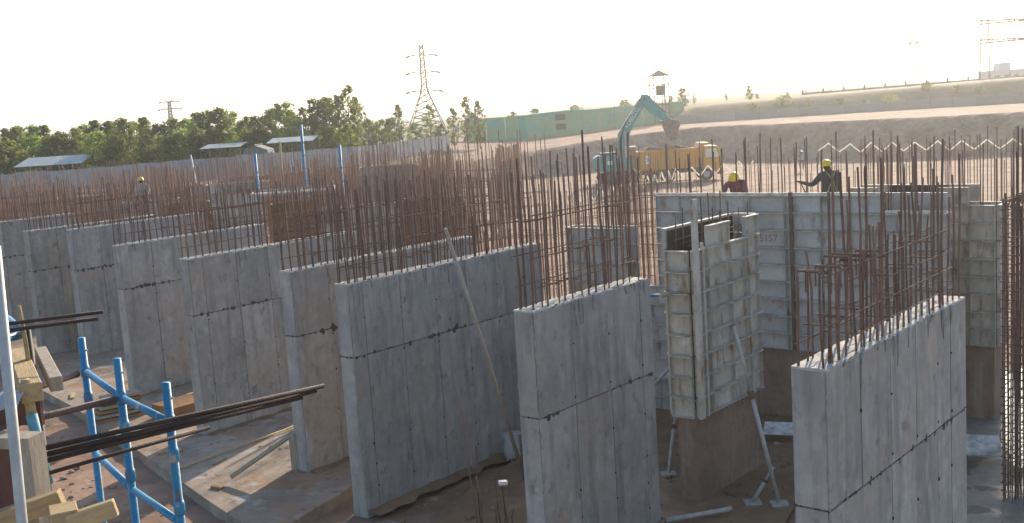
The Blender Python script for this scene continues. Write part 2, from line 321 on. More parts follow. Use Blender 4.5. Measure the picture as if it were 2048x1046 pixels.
# ------------------------------------------------------------------ concrete walls with starter bars
ux0, uy0 = math.sin(R(40)), math.cos(R(40))
RZ = R(50)                                     # local x runs along the wall, away and to the right
_pm = {}
def panel_mesh(w_, h_, d_):
    k = (round(w_, 2), round(h_, 2))
    if k not in _pm:
        b = MB().box(0, w_ - .014, 0, d_, 0, h_); _pm[k] = b.mesh('panel', M['concrete'])
    return _pm[k]
HOLE = MB().tube([(0, -.004, -.0), (0, .01, 0)], .012, 8).mesh('tie_hole', M['tie_hole'])
def concrete_wall(label, x, y, L, t, seams, zj, hfun, ties, spacing=.18, zt=4.0, zb=-.35, holes=True, rows=2):
    th = thing('concrete_wall', label, 'wall', (x, y, 0), RZ, 'cast concrete walls with starter bars')
    core = MB().box(.012, L - .012, .012, t - .012, zb, zt - .012)
    obj('wall_core', core.mesh('wall_core', M['concrete_core']), th)
    ss = [0] + seams + [L]
    for a, b in zip(ss, ss[1:]):
        for z0, z1 in ((zb, zj - .012), (zj + .012, zt - .03)):
            # the long face towards the camera and the one behind
            dy = rnd.uniform(0, .012)
            obj('panel', panel_mesh(b - a, z1 - z0, .022), th, (a + .007, -.004 - dy + .004, z0))
            obj('panel', panel_mesh(b - a, z1 - z0, .022), th, (a + .007, t - .02 + rnd.uniform(0, .005), z0))
    for z0, z1 in ((zb, zj - .012), (zj + .012, zt - .03)):
        for xx in (-.006 - rnd.uniform(0, .004), L - .014 + rnd.uniform(0, .004)):
            e = MB().box(0, .02, .018, t - .018, 0, z1 - z0); obj('end_panel', e.mesh('end_panel', M['concrete']), th, (xx, 0, z0))
    # rough cast top, grid with uneven crust
    tp = MB(); nxg = max(6, int(L / .12)); nyg = 4
    for i in range(nxg + 1):
        for j in range(nyg + 1):
            edge = i in (0, nxg) or j in (0, nyg)
            tp.v.append((L * i / nxg + (0 if i in (0, nxg) else rnd.uniform(-.02, .02)), -.004 + (t + .006) * j / nyg + (rnd.uniform(-.004, .004) if j in (0, nyg) else rnd.uniform(-.02, .02)), zt + (rnd.uniform(-.012, .004) if edge else rnd.uniform(-.006, .022))))
    q = nyg + 1
    for i in range(nxg):
        for j in range(nyg): tp.f.append((i * q + j, (i + 1) * q + j, (i + 1) * q + j + 1, i * q + j + 1))
    base = len(tp.v); ring = [i * q for i in range(nxg + 1)] + [nxg * q + j for j in range(1, q)] + [i * q + nyg for i in range(nxg - 1, -1, -1)] + [j for j in range(nyg - 1, 0, -1)]
    for r_ in ring: vx = tp.v[r_]; tp.v.append((vx[0], vx[1], zt - .03))
    for i in range(len(ring)): a, b = ring[i], ring[(i + 1) % len(ring)]; tp.f.append((b, a, base + i, base + (i + 1) % len(ring)))
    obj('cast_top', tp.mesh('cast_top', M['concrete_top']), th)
    # lift joint: crust of leaked grout and honeycomb
    jb = MB(); s = .05; jd = rnd.uniform(.65, .97); jk = rnd.uniform(.9, 1.3)
    while s < L - .04:
        if rnd.random() < jd: jb.blob((s, -.001, zj + rnd.uniform(-.03, .015)), jk * rnd.uniform(.016, .05), 7, 5, .5, (1.2, .30, rnd.uniform(.7, 1.5)))
        s += rnd.uniform(.06, .19)
    s = .03
    while s < t:
        if rnd.random() < .6: jb.blob((-.003, s, zj + rnd.uniform(-.02, .01)), rnd.uniform(.015, .03), 6, 4, .4, (.25, 1.1, .9))
        s += rnd.uniform(.05, .12)
    ch = MB()                                             # chipped arrises: broken crumbs along the near corner and the top edge
    for k in range(int(14 * zt)):
        if rnd.random() < .6: ch.blob((rnd.uniform(-.006, .012), rnd.uniform(-.008, .01), rnd.uniform(0, zt - .05)), rnd.uniform(.008, .022), 5, 4, .5, (.9, .9, rnd.uniform(1, 3.5)))
    for k in range(int(9 * L)): ch.blob((rnd.uniform(0, L), rnd.choice((-.004, -.002, t)), zt - rnd.uniform(-.01, .03)), rnd.uniform(.008, .024), 5, 4, .5, (1.8, .7, .8))
    tag(obj('edge_chips', ch.mesh('edge_chips', M['concrete']), th), kind='stuff')
    dr = MB()                                             # dried slurry runs below the cast top
    for k in range(int(3.5 * L)):
        xx = rnd.uniform(.02, L - .02); ln = rnd.choice((.06, .1, .15, .25, .4)); dr.tube([(xx, -.013, zt - .01), (xx + rnd.uniform(-.02, .02), -.013, zt - ln * .5), (xx + rnd.uniform(-.02, .02), -.010, zt - ln)], [rnd.uniform(.012, .035), rnd.uniform(.01, .022), .004], 5)
    tag(obj('slurry_runs', dr.mesh('slurry_runs', M['joint_grey'], True), th), kind='stuff')
    tag(obj('lift_joint', jb.mesh('lift_joint', M['joint_dark']), th), kind='stuff')
    if holes:
        for s in seams:
            for z in (3.36, 2.6, 1.85, 1.1, .7, .3):
                if abs(z - zj) > .05 and z < zt and rnd.random() < .9:
                    obj('tie_hole', HOLE, th, (s + rnd.uniform(-.02, .02), -.012, z + rnd.uniform(-.04, .04)), (0, 0, 0), (1, 1, rnd.uniform(.9, 2.0)))
    # starter bars
    n = int((L - .1) / spacing)
    for row in range(rows):
        yy = .055 if row == 0 else t - .055
        for i in range(n + 1):
            xx = .06 + (L - .12) * i / n + rnd.uniform(-.025, .025)
            hh = hfun(xx / L) * rnd.uniform(.88, 1.1)
            place_bar(th, xx, yy + rnd.uniform(-.012, .012), zt - .05, hh, rnd.random() < .35)
            if rnd.random() < .14: place_bar(th, xx + .035, yy, zt - .05, hh * rnd.uniform(.45, .8))
    for z in ties:
        for yy in (.035, t - .035):
            a = rnd.choice((0, 0, 0, .15, .3)) * L; b = L - rnd.choice((0, 0, .2, .4)) * L * .5
            obj('tie_bar', TIE, th, (a + .03, yy, zt + z + rnd.uniform(-.03, .03)), (0, rnd.uniform(-.012, .012), 0), (b - a - .06, 1, 1))
        for k in range(max(3, int(L * 1.6))):
            obj('tie_bar', TIE, th, (rnd.uniform(.05, L - .05), .02, zt + z + rnd.uniform(-.04, .04)), (0, 0, R(90) + rnd.uniform(-.06, .06)), (t - .04, 1, 1))
    return th
WI = concrete_wall('nearest concrete wall at lower right, short bars at its front end, bright sunlit top', 3.1, 10.84, 4.35, .38, [.85, 1.7, 2.5, 3.25, 3.75], 2.5,
    lambda t: (.95 + .25 * rnd.random() if t < .2 else (1.75 + .3 * rnd.random() if rnd.random() < .33 else 1.15 + .3 * rnd.random())), [.2, .42, .66, .9], .2)
HAIR = MB().tube([(0, 0, -.22), (0, 0, -.02), (.02, 0, 0), (.98, 0, 0), (1, 0, -.02), (1, 0, -.22)], .0155, 6).mesh('hairpin', M['rebar'], True)
for k in range(8):
    obj('hairpin', HAIR, WI, (.1 + k * .215 + rnd.uniform(-.03, .03), .05, 4.0 + .95 + .25 * (k / 20) + rnd.uniform(-.08, .08)), (0, 0, R(90)), (.28, 1, 1))
WH = concrete_wall('short concrete wall right of the leaning pole, tall rusty bars on its top', .25, 15.1, 3.0, .36, [.86, 1.78, 2.68], 2.45, lambda t: 1.95 + .4 * rnd.random(), [.3, .75, 1.25], .19)
WG = concrete_wall('long concrete wall behind the leaning pole with ragged dark joint', -2.85, 18.77, 5.4, .36, [.31, 1.22, 2.13, 3.01, 3.9, 4.75], 2.7, lambda t: 1.5 + .25 * rnd.random(), [.25, .6, 1.0])
WF = concrete_wall('concrete wall with the pale blue-grey end, next left of the longest wall', -4.25, 20.93, 5.3, .36, [.9, 1.8, 2.7, 3.6, 4.5], 2.72, lambda t: 1.45 + .3 * rnd.random(), [.25, .6, 1.0])
WE = concrete_wall('concrete wall behind the foremost blue scaffold post, low excavated step at its foot', -7.12, 24.09, 5.0, .36, [.35, 1.25, 2.15, 3.05, 3.95], 2.72, lambda t: 1.3 + .3 * rnd.random(), [.25, .6, 1.0])
WD = concrete_wall('fourth concrete wall from the left edge, dark leak stains along its joint', -10.03, 28.12, 4.6, .36, [.9, 1.8, 2.7, 3.6], 2.85, lambda t: 1.15 + .3 * rnd.random(), [.25, .6, 1.0])
WC = concrete_wall('third concrete wall from the left edge, its face crossed by thin rods', -13.53, 33.97, 4.8, .36, [.9, 1.8, 2.7, 3.6], 2.72, lambda t: 1.15 + .3 * rnd.random(), [.3, .8])
WB = concrete_wall('second concrete wall from the left edge with bars bundled against its face', -15.08, 34.45, 4.6, .36, [.9, 1.8, 2.7, 3.6], 2.72, lambda t: 1.15 + .3 * rnd.random(), [.3, .8])
WA = concrete_wall('concrete wall cut off by the left edge of the picture', -19.9, 37.3, 5.6, .36, [.9, 1.8, 2.7, 3.6, 4.5], 2.72, lambda t: 1.15 + .3 * rnd.random(), [.3, .8])
for i in range(4):                                    # thin bars stuck out of wall B's face, hanging down it
    b = MB().tube([(.62 + .08 * i, -.03, 2.15), (.66 + .08 * i, -.05, 1.2), (.78 + .1 * i, -.06, .05)], .011, 5)
    obj('hanging_bar', b.mesh('hanging_bar', M['galv'], True), WB)

# loose soil and spill heaped against the wall feet
sp_ = MB(); rc = random.Random(21)
for wl_, L_ in ((WI, 4.35), (WH, 3.0), (WG, 5.4), (WF, 5.3), (WE, 5.0), (WD, 4.6)):
    o_ = Vector(wl_.location); du = Vector((ux0, uy0, 0)); dv = Vector((uy0, -ux0, 0)); z0 = -.01 if wl_ in (WF, WE, WD) else -.10
    nn = int(L_ / .16); b0 = len(sp_.v)
    for i in range(nn + 1):
        wd = .15 + .3 * max(0, mn.noise(Vector((i * .35, o_.x, 0))) + .45); hh = .02 + .05 * max(0, mn.noise(Vector((i * .4, o_.y, 4))) + .4); c_ = o_ + du * (L_ * i / nn)
        for (a_, h_) in ((-.02, hh), (wd * .4, hh * .6 + rc.uniform(-.01, .01)), (wd, -.012)): q = c_ + dv * a_; sp_.v.append((q.x, q.y, z0 + h_))
    for i in range(nn):
        for k in range(2): a_ = b0 + i * 3 + k; sp_.f.append((a_, a_ + 1, a_ + 4, a_ + 3))
tag(obj('loose_soil', sp_.mesh('loose_soil', M['mud_brown'], True)), 'loose soil heaped along the feet of the walls', None, None, 'stuff')
# ------------------------------------------------------------------ steel formwork
_fm = {}
def form_mesh(w_, h_, m, style):
    k = (round(w_, 2), round(h_, 2), m, style)
    if k in _fm: return _fm[k]
    b = MB(); g = .007; d = .07
    b.box(g, w_ - g, -.006, .0, g, h_ - g)
    b.box(g, w_ - g, -d - .025, -.006, h_ - .022, h_ - g); b.box(g, w_ - g, -d - .025, -.006, g, .016)
    b.box(g, .014, -d, -.006, .014, h_ - .014); b.box(w_ - .014, w_ - g, -d, -.006, .014, h_ - .014)
    if style: b.box(w_ * .5 - .006, w_ * .5 + .006, -d * .8, -.006, .014, h_ - .014)
    me = b.mesh('form_panel', M[m]); me.materials.append(M['form_edge' if m in ('form_steel', 'form_blue') else m])
    for f_ in range(6, 12): me.polygons[f_].material_index = 1
    _fm[k] = me; return me
def form_face(parent, P, ang, cols, z0, rh, rows, m='form_steel', style=1):
    """panels standing on the line through P (local) in direction ang; rows: number, or list per column"""
    x = 0; dirv = Vector((math.cos(ang), math.sin(ang), 0))
    for ci, w_ in enumerate(cols):
        n = rows[ci] if isinstance(rows, (list, tuple)) else rows
        for r_ in range(n):
            p = Vector(P) + dirv * x; p.z = z0 + r_ * rh
            nrm = Vector((dirv.y, -dirv.x, 0)); p += nrm * rnd.uniform(0, .012)
            obj('form_panel', form_mesh(w_, rh, m, (style and (ci + r_) % 3 != 0)), parent, p, (0, 0, ang + rnd.uniform(-.006, .006)))
        x += w_
def soldier(parent, p, z0, z1, wd=.09, dp=.07, ang=0, m='form_steel'):
    b = MB().box(-wd / 2, wd / 2, -dp, -dp + .012, z0, z1).box(-wd / 2, -wd / 2 + .012, -dp + .012, 0, z0, z1).box(wd / 2 - .012, wd / 2, -dp + .012, 0, z0, z1)
    return obj('soldier_beam', b.mesh('soldier_beam', M[m]), parent, (p[0], p[1], 0), (0, 0, ang))

# K: pier form with open top, right of centre
K = thing('pier_formwork', 'steel formwork box with open top around brown pier, prop leaning on it', 'formwork', (2.95, 18.1, 0), RZ)
obj('pier_base', MB().box(.05, 2.3, .05, .39, -.4, 1.5).mesh('pier_base', M['concrete_mud']), K)
form_face(K, (0, 0, 0), 0, [.5, .78, .55, .5], 1.42, .36, [8, 9, 8, 9], 'form_steel', 0)
form_face(K, (0, .44, 0), R(-90), [.44], 1.42, .36, [8], 'form_steel', 0)
form_face(K, (2.33, .44, 0), R(180), [.5, .5, .45, .4, .48], 1.42, .36, 9)
form_face(K, (2.33, 0, 0), R(90), [.44], 1.42, .36, 9)
soldier(K, (.03, -.07), 1.42, 5.15, .13, .06)
for xx in (.26, 1.9): soldier(K, (xx, -.065), 1.42, 4.4, .05, .045)
for i in range(14): place_bar(K, .15 + i * .155, .08 if i % 2 else .36, 1.5, 3.3 + rnd.uniform(0, .35))
for i in range(3): obj('tie_bar', TIE, K, (.1, .10 + .12 * i, 4.35 + .05 * i), (0, -.03, 0), (2.1, 1, 1))
for (px, pz, w_, h_) in ((.75, 2.3, .35, .2), (1.2, 3.6, .16, .16)):        # plates daubed on the face
    pass
obj('inner_shade', MB().box(.04, 2.29, .415, .43, 3.9, 4.62).mesh('inner_shade', M['painted_shade']), K)  # added sheet, shade of the open top put into its colour
obj('inner_shade', MB().box(.04, 2.29, .012, .02, 1.5, 4.28).mesh('inner_shade', M['painted_shade']), K)  # same painted shade on the inside of the camera-side panels
k_w = MB().box(-.45, -.1, .30, .36, 3.55, 3.6); obj('whaler_end', k_w.mesh('whaler_end', M['timber_grey']), K)

# L: long form wall facing the camera
VA = R(-40)
Lf = thing('wall_formwork', 'long steel form wall with red chalk lettering, worker standing behind it', 'formwork', (3.36, 24.85, 0), VA)
form_face(Lf, (0, 0, 0), 0, [.62, .86, .86, .8, .8, .62, .62], 1.4, .365, 9, 'form_blue', 0)
form_face(Lf, (5.18, 0, 0), 0, [.6, .5], 1.4, .365, 8, 'form_blue', 1)
form_face(Lf, (6.28, .45, 0), R(180), [.6, .5, .8, .8, .86, .86, .8, .66], 1.4, .365, 9, 'form_blue', 1)
form_face(Lf, (6.28, 0, 0), R(90), [.45], 1.4, .365, 8, 'form_blue', 0)
obj('wall_base', MB().box(0.05, 6.22, .04, .42, -.4, 1.44).mesh('wall_base', M['concrete_mud']), Lf)
obj('top_rail', MB().box(-.03, 5.18, -.07, -.0, 4.69, 4.73).mesh('top_rail', M['form_edge']), Lf)
obj('top_rail', MB().box(5.19, 6.28, -.07, .1, 4.325, 4.36).mesh('top_rail', M['form_edge']), Lf)
soldier(Lf, (3.3, -.06), 1.4, 4.75, .07, .06, 0, 'rust_tube')
soldier(Lf, (5.15, .12), 3.9, 4.75, .14, .08, 0, 'plywood')
for i in range(44):
    if 30 < i < 34: continue
    place_bar(Lf, .12 + i * .14 + rnd.uniform(-.02, .02), .1 if i % 2 else .36, 1.5, 4.15 + rnd.uniform(-.2, .4), rnd.random() < .1)
# L's rebar runs on to the left without forms
Lc = thing('rebar_cage', 'open rebar mat against sunlit ground, left end of the long form wall', 'rebar cage', (3.3, 24.95, 0), VA)
for i in range(9):
    for yy in (.06, .34): place_bar(Lc, -.1 - i * .16, yy, -.2, 5.3 + rnd.uniform(-.3, .3))
for k in range(14): obj('tie_bar', TIE, Lc, (-1.5, .04 if k % 2 else .36, .3 + k * .36), (0, rnd.uniform(-.01, .01), 0), (1.45, 1, 1))

# J: form at right, dark opening at its top
J = thing('pier_formwork', 'steel form with dark gap in its top, brown footing, beside rebar column at right', 'formwork', (7.35, 23.55, 0), VA)
form_face(J, (0, 0, 0), 0, [.62, .62, .62], 1.45, .36, [9, 8, 8], 'form_steel', 0)
form_face(J, (1.86, 0, 0), 0, [.62], 1.45, .36, 9, 'form_steel', 0)
form_face(J, (2.48, 0, 0), 0, [.5], 1.45, .36, 8, 'form_steel', 1)
form_face(J, (2.98, .6, 0), R(180), [.5, .62, .62, .62, .62], 1.45, .36, [8, 9, 9, 9, 9], 'form_steel', 0)
form_face(J, (2.98, 0, 0), R(90), [.6], 1.45, .36, 8, 'form_steel', 0)
obj('pier_base', MB().box(.05, 2.92, .05, .55, -.4, 1.48).mesh('pier_base', M['concrete_mud']), J)
obj('gap_shade', MB().box(.64, 1.85, .57, .585, 4.2, 4.67).mesh('gap_shade', M['painted_shade']), J)  # added dark sheet, paints the shade seen through the missing panels
for i in range(17): place_bar(J, .15 + i * .17, .1 if i % 2 else .5, 1.5, 3.9 + rnd.uniform(-.3, .4), rnd.random() < .1)

# N: lower form wall seen behind the short wall
Nf = thing('wall_formwork', 'low grey form wall behind the short concrete wall', 'formwork', (1.35, 25.7, 0), VA)
form_face(Nf, (0, 0, 0), 0, [.55, .55, .55], -.2, .42, 10, 'form_blue', 1)
form_face(Nf, (1.65, 0, 0), 0, [.5, .5], -.2, .42, 7, 'form_blue', 1)
form_face(Nf, (1.65, .4, 0), R(180), [.55, .55, .55], -.2, .42, 10, 'form_blue', 1)
form_face(Nf, (0, .4, 0), R(-90), [.4], -.2, .42, 10, 'form_blue', 0)
for i in range(16): place_bar(Nf, .1 + i * .10, .08 if i % 2 else .33, 0, 5.3 + rnd.uniform(-.4, .5))

# M: rebar column cage at right edge
Mc = thing('rebar_cage', 'tall dense rebar cage with hooked tops at the right edge', 'rebar cage', (8.18, 16.98, 0), RZ)
for i in range(15):
    for yy in (.03, .19, .34, .50): place_bar(Mc, .03 + i * .15, yy + rnd.uniform(-.02, .02), -.15, (4.9 if yy in (.03, .5) else 5.9) + rnd.uniform(-.15, .3), rnd.random() < .3)
for k in range(34):
    z = .1 + k * .145
    for yy in (.01, .52): obj('tie_bar', TIE, Mc, (0, yy, z), (0, rnd.uniform(-.012, .012), 0), (2.2, 1, 1))
    obj('tie_bar', TIE, Mc, (0, 0, z), (0, 0, R(90)), (.53, 1, 1)); obj('tie_bar', TIE, Mc, (1.1, 0, z), (0, 0, R(90)), (.53, 1, 1))
hk = MB().tube([(0, 0, 0)] + [(0, .26 - .26 * math.cos(a), .22 * math.sin(a)) for a in (.5, 1, 1.57, 2.1, 2.64)] + [(0, .52, 0)], .012, 5).mesh('hooked_bar', M['rebar'], True)
for i in range(12): obj('hooked_bar', hk, Mc, (.05 + i * .16, 0, 4.72), (rnd.uniform(-.05, .05), 0, 0))

# ------------------------------------------------------------------ far field of cages and forms
def far_cage(label, x, y, L, t, h, sp, ang, group='rebar cages in the far field', z0=-.2, rad=.0145, ties=.42, hv=.5):
    th = thing('rebar_cage', label, 'rebar cage', (x, y, 0), ang, group)
    b = MB(); n = max(2, int(L / sp))
    for i in range(n + 1):
        for yy in ((0, t) if t > 0 else (0,)):
            xx = L * i / n + rnd.uniform(-.03, .03); hh = h + rnd.uniform(-hv, hv)
            b.tube([(xx, yy, z0), (xx + rnd.uniform(-.04, .04), yy + rnd.uniform(-.04, .04), hh)], rad, 4, False)
    tag(obj('bars', b.mesh('bars', M['rebar_far']), th), kind='stuff')
    c = MB(); z = 1.0
    while z < h - .9:
        for yy in ((0, t) if t > 0 else (0,)): c.tube([(0, yy, z), (L, yy, z + rnd.uniform(-.05, .05))], rad * .8, 4, False)
        z += ties
    tag(obj('ties', c.mesh('ties', M['rebar_far']), th), kind='stuff')
    return th
FARL = 'rusty rebar cage in the crowded field behind the row of concrete walls'
ux, uy = math.sin(R(40)), math.cos(R(40))
base = [(-3.1, 19), (-4.5, 21.2), (-7.4, 24.3), (-10.3, 28.4), (-13.8, 34.2), (-18.4, 39), (-22.5, 43.5), (-27, 48), (-31, 52)]
for row in range(1, 6):
    for j, (bx, by) in enumerate(base):
        s = 8.4 * row + rnd.uniform(-.8, .8); x = bx + ux * s; y = by + uy * s
        if y > 70 - max(0, (x + 8)) * 1.0 or x > 0.5 - .02 * y or (row == 1 and j < 2) or y > 78: continue
        far_cage(FARL, x, y, rnd.uniform(3.2, 5.2), rnd.choice((.4, .5)), rnd.uniform(4.4, 5.1), rnd.uniform(.18, .3), RZ if rnd.random() < .65 else VA + math.pi)
for (x, y) in [(-26, 58), (-30, 63), (-22, 61), (-17, 63), (-12, 64), (-9, 60), (-6, 57), (-13, 56), (-33, 66), (-21, 66), (-27, 68), (-30, 71), (-24, 72), (-18, 71), (-13, 70), (-35, 70), (-9, 67), (-15, 60), (-5.5, 61), (-3.5, 56), (-28, 62), (-20, 58), (-24, 64), (-11, 52), (-17, 54), (-23, 53), (-8, 63), (-32, 60), (-4, 50)]:
    far_cage(FARL, x, y, rnd.uniform(3, 6), .5, rnd.uniform(4.2, 4.9), .22, VA if rnd.random() < .5 else RZ)
far_cage('dense rebar bundle standing alone left of the excavator, hatched dark', -.55, 72, 1.5, .9, 4.5, .07, 0, None, rad=.02, ties=.22, hv=.15)
far_cage('dense tall rebar cage left of the lone dark bundle, fine square mesh', -5.1, 66, 2.0, 1.0, 4.6, .09, R(10), None, ties=.22, hv=.2)
far_cage('rebar row along the tape fence in front of the excavator', 2.2, 50, 5.2, 0, 4.2, .42, R(20), None, rad=.02, ties=9, hv=.5)
far_cage('sparse tall bars on sunlit ground left of the excavator', -3.2, 44, 5.0, .4, 5.5, .35, R(15), None, rad=.018, ties=.6, hv=.7)
far_cage('row of tall bars in front of the yellow truck', 6.6, 30.5, 4.6, .35, 5.0, .16, VA, None, ties=1.2, rad=.011, hv=.4)
far_cage('tall bars rising behind the dark-gapped form at far right', 8.6, 26.5, 4.4, .4, 5.4, .17, VA, None, ties=1.4, rad=.011, hv=.4)
far_cage('thin bars standing on the right bank side of the pit', 11.2, 25.2, 2.6, .4, 5.2, .2, VA, None, ties=1.0, rad=.011, hv=.35)

for (x, y, L_, an, lab) in ((.9, 31.5, 2.6, 60, 'sparse rebar row on sunlit ground just behind the low grey form'), (2.4, 37, 3.4, 30, 'rebar row in bright ground between the short wall and the excavator'), (-1.6, 36, 3.2, 50, 'rebar row behind the right end of the longest wall'), (4.4, 43, 3.6, 25, 'thin rebar row short of the tape barrier, before the excavator tracks')):
    far_cage(lab, x, y, L_, .4, rnd.uniform(4.2, 5.0), .24, R(an), None, rad=.014, ties=.5, hv=.5)
def far_form(label, x, y, L, t, z1, ang, m, gap=None, rows=None):
    th = thing('pier_formwork', label, 'formwork', (x, y, 0), ang)
    cw = L / max(1, round(L / .65)); cols = [cw] * max(1, round(L / .65)); rh = .5; nr = int((z1 + .2) / rh)
    rr = [nr - (1 if gap and gap[0] <= i < gap[1] else 0) for i in range(len(cols))]
    form_face(th, (0, 0, 0), 0, cols, -.2, rh, rr, m, 0); form_face(th, (L, t, 0), R(180), cols, -.2, rh, nr, m, 0)
    ec = [t / max(1, round(t / .6))] * max(1, round(t / .6))
    form_face(th, (0, t, 0), R(-90), ec, -.2, rh, nr, m, 0); form_face(th, (L, 0, 0), R(90), ec, -.2, rh, nr, m, 0)
    b = MB()
    for i in range(int(L / .2)):
        for yy in (.1, t - .1): b.tube([(.1 + i * .2, yy, .2), (.1 + i * .2 + rnd.uniform(-.05, .05), yy, z1 + rnd.uniform(.8, 1.6))], .016, 4, False)
    tag(obj('bars', b.mesh('bars', M['rebar_far']), th), kind='stuff')
    return th
far_form('weathered steel form box with dark open top in mid field, pale right side', -6.6, 38.2, 2.7, .9, 4.1, R(12), 'form_steel', (0, 1))
far_form('grey form box with black open top, far field left of the blue posts', -13.6, 50, 2.2, .9, 4.4, R(8), 'form_blue', (1, 3))
far_form('low pale form box beside the far worker in yellow helmet', -17.2, 49.3, 2.3, .8, 3.9, R(12), 'form_blue')
far_form('orange plywood form below the scaffold deck in mid field', -9.0, 42, 2.3, .9, 4.0, R(10), 'plywood')
far_form('brown plywood form half hidden by the bars of the longest wall', -3.6, 40, 1.9, .9, 4.2, R(14), 'plywood')
far_form('tan plywood form at far left among rebar cages', -14.2, 46, 1.6, .8, 3.9, R(14), 'plywood')
far_form('pale plywood form deep in the field below the tall trees', -7.6, 58, 2.8, .9, 4.6, R(5), 'timber_grey')
dk = thing('scaffold_deck', 'light pipe-edged scaffold deck among the blue posts in mid field', 'deck', (-9.6, 41.2, 4.25), R(8))
obj('deck_rail', MB().tube([(0, 0, 0), (3.1, 0, 0), (3.1, 1.6, .05), (0, 1.6, .05), (0, 0, 0)], .04, 6).mesh('deck_rail', M['galv']), dk)
for i in range(5): obj('deck_plank', MB().box(.1, 3.0, .1 + i * .3, .36 + i * .3, -.03, .01).mesh('deck_plank', M['timber_grey']), dk)
for (x, y, z0, z1, lab) in ((-9.7, 42.8, -.2, 5.75, 'blue scaffold post at mid field, leftmost of three'), (-8.05, 44, -.2, 6.75, 'tallest blue scaffold post at mid field, middle of three'), (-6.3, 42, -.2, 5.9, 'blue scaffold post at mid field, rightmost of three')):
    p = thing('scaffold_post', lab, 'scaffold post', (x, y, 0), 0, 'blue posts in mid field')
    obj('tube', MB().tube([(0, 0, z0), (.05, 0, z1)], .055, 8).mesh('tube', M['blue_paint'], True), p)
    c = MB()
    for k in range(1, int(z1 / .5)): c.tube([(0.004 * k, 0, k * .5), (.004 * k, 0, k * .5 + .06)], .072, 8)
    obj('cup_joint', c.mesh('cup_joint', M['blue_paint']), p)
def pole(name, label, cat, a, b, r0, m, n=8, r1=None, group=None):
    A = Vector(a); B = Vector(b); mid = (A + B) / 2; bend = Vector((rnd.uniform(-.01, .01), rnd.uniform(-.01, .01), 0)) * (B - A).length
    k = MB().tube([Vector((0, 0, 0)), (mid - A) + bend, B - A], [r0, (r0 + (r1 or r0)) / 2, r1 or r0], n)
    return tag(obj(name, k.mesh(name, M[m], True), None, A), label, cat, group)
pole('timber_pole', 'thin pale timber pole upright in mid field left of tallest blue post', 'pole', (-9.4, 46, 0), (-9.3, 46, 6.1), .05, 'timber')
pole('timber_pole', 'pale pole tilted left over the far cages at left', 'pole', (-15.2, 55, .5), (-15.6, 55, 5.6), .05, 'galv')
pole('blue_tube', 'short blue tube upright behind the bars of the longest wall', 'tube', (-2.62, 30.5, 2.5), (-2.62, 30.5, 4.25), .04, 'blue_paint')

# ------------------------------------------------------------------ props, poles, bits in the pit
pole('timber_pole', 'long pale pole leaning across the longest concrete wall', 'pole', (-.03, 19.98, -.1), (-1.08, 18.35, 4.9), .038, 'timber_grey', 8, .03)
def steel_prop(label, a, b):
    A = Vector(a); B = Vector(b); d = B - A
    th = thing('steel_prop', label, 'prop', a)
    obj('outer_tube', MB().tube([(0, 0, .02), d * .62], .036, 8).mesh('outer_tube', M['galv'], True), th)
    obj('inner_tube', MB().tube([d * .6, d], .026, 8).mesh('inner_tube', M['galv'], True), th)
    obj('collar', MB().tube([d * .60, d * .64], .055, 8).mesh('collar', M['rust_tube']), th)
    obj('base_plate', MB().box(-.14, .14, -.11, .11, 0, .04).mesh('base_plate', M['galv']), th)
    return th
steel_prop('long steel prop leaning on the open-topped form box', (4.25, 17.85, -.1), (3.62, 17.95, 3.0))
steel_prop('short steel strut at the foot of the long leaning prop', (3.83, 18.0, -.1), (4.18, 17.9, .55))
steel_prop('steel prop stretched diagonally in the gap left of the open-topped form', (2.65, 19.7, -.1), (3.0, 20.6, 1.1))
pole('steel_pipe', 'grey pipe lying on the mud before the open-topped form', 'pipe', (2.25, 17.3, -.03), (3.38, 17.55, .0), .045, 'galv')
pole('steel_pipe', 'slanting grey pipe crossing the gap behind the short concrete wall', 'pipe', (2.3, 20.2, 1.3), (3.0, 20.8, 1.75), .035, 'galv')
pole('blue_tube', 'blue tube across the gap behind the short concrete wall', 'tube', (2.2, 20.6, 3.15), (3.3, 21.0, 3.05), .03, 'blue_paint')
gr = thing('grating', 'small steel bar grating bridging gap behind the short concrete wall', 'grating', (2.42, 20.2, 2.55), R(20))
for i in range(8): obj('grating_bar', MB().tube([(0, i * .09, i * .012), (.85, i * .09, i * .012)], .012, 5).mesh('grating_bar', M['galv']), gr)
for x in (0, .8): obj('grating_frame', MB().tube([(x, -.02, -.02), (x, .68, .07)], .018, 5).mesh('grating_frame', M['galv']), gr)
def board(label, x, y, z, lx, ly, rz, tilt, m, name='board', cat='board'):
    o = obj(name, MB().box(-lx / 2, lx / 2, -ly / 2, ly / 2, -.018, .018).mesh(name, M[m]), None, (x, y, z), (tilt, 0, rz)); bevel(o, .006); return tag(o, label, cat)
board('pale plywood sheet lying under the long form wall', 5.15, 21.4, .12, .62, .42, R(-20), R(18), 'form_edge')
board('white board propped on a sill beside the right rebar column', 8.25, 19.3, .22, .75, .6, R(-20), R(20), 'form_edge')
board('flat offcut on the mud left of the nearest wall', 4.62, 17.2, -.05, .4, .2, R(10), R(3), 'form_edge')
board('small plank beside the offcut near the nearest wall', 4.75, 17.0, -.02, .5, .12, R(-30), R(2), 'timber_grey')
sk = thing('cement_bag', 'pale half-empty bag propped at the far foot of the longest wall', 'bag', (-.24, 21.3, -.1), R(20))
bgm = MB()
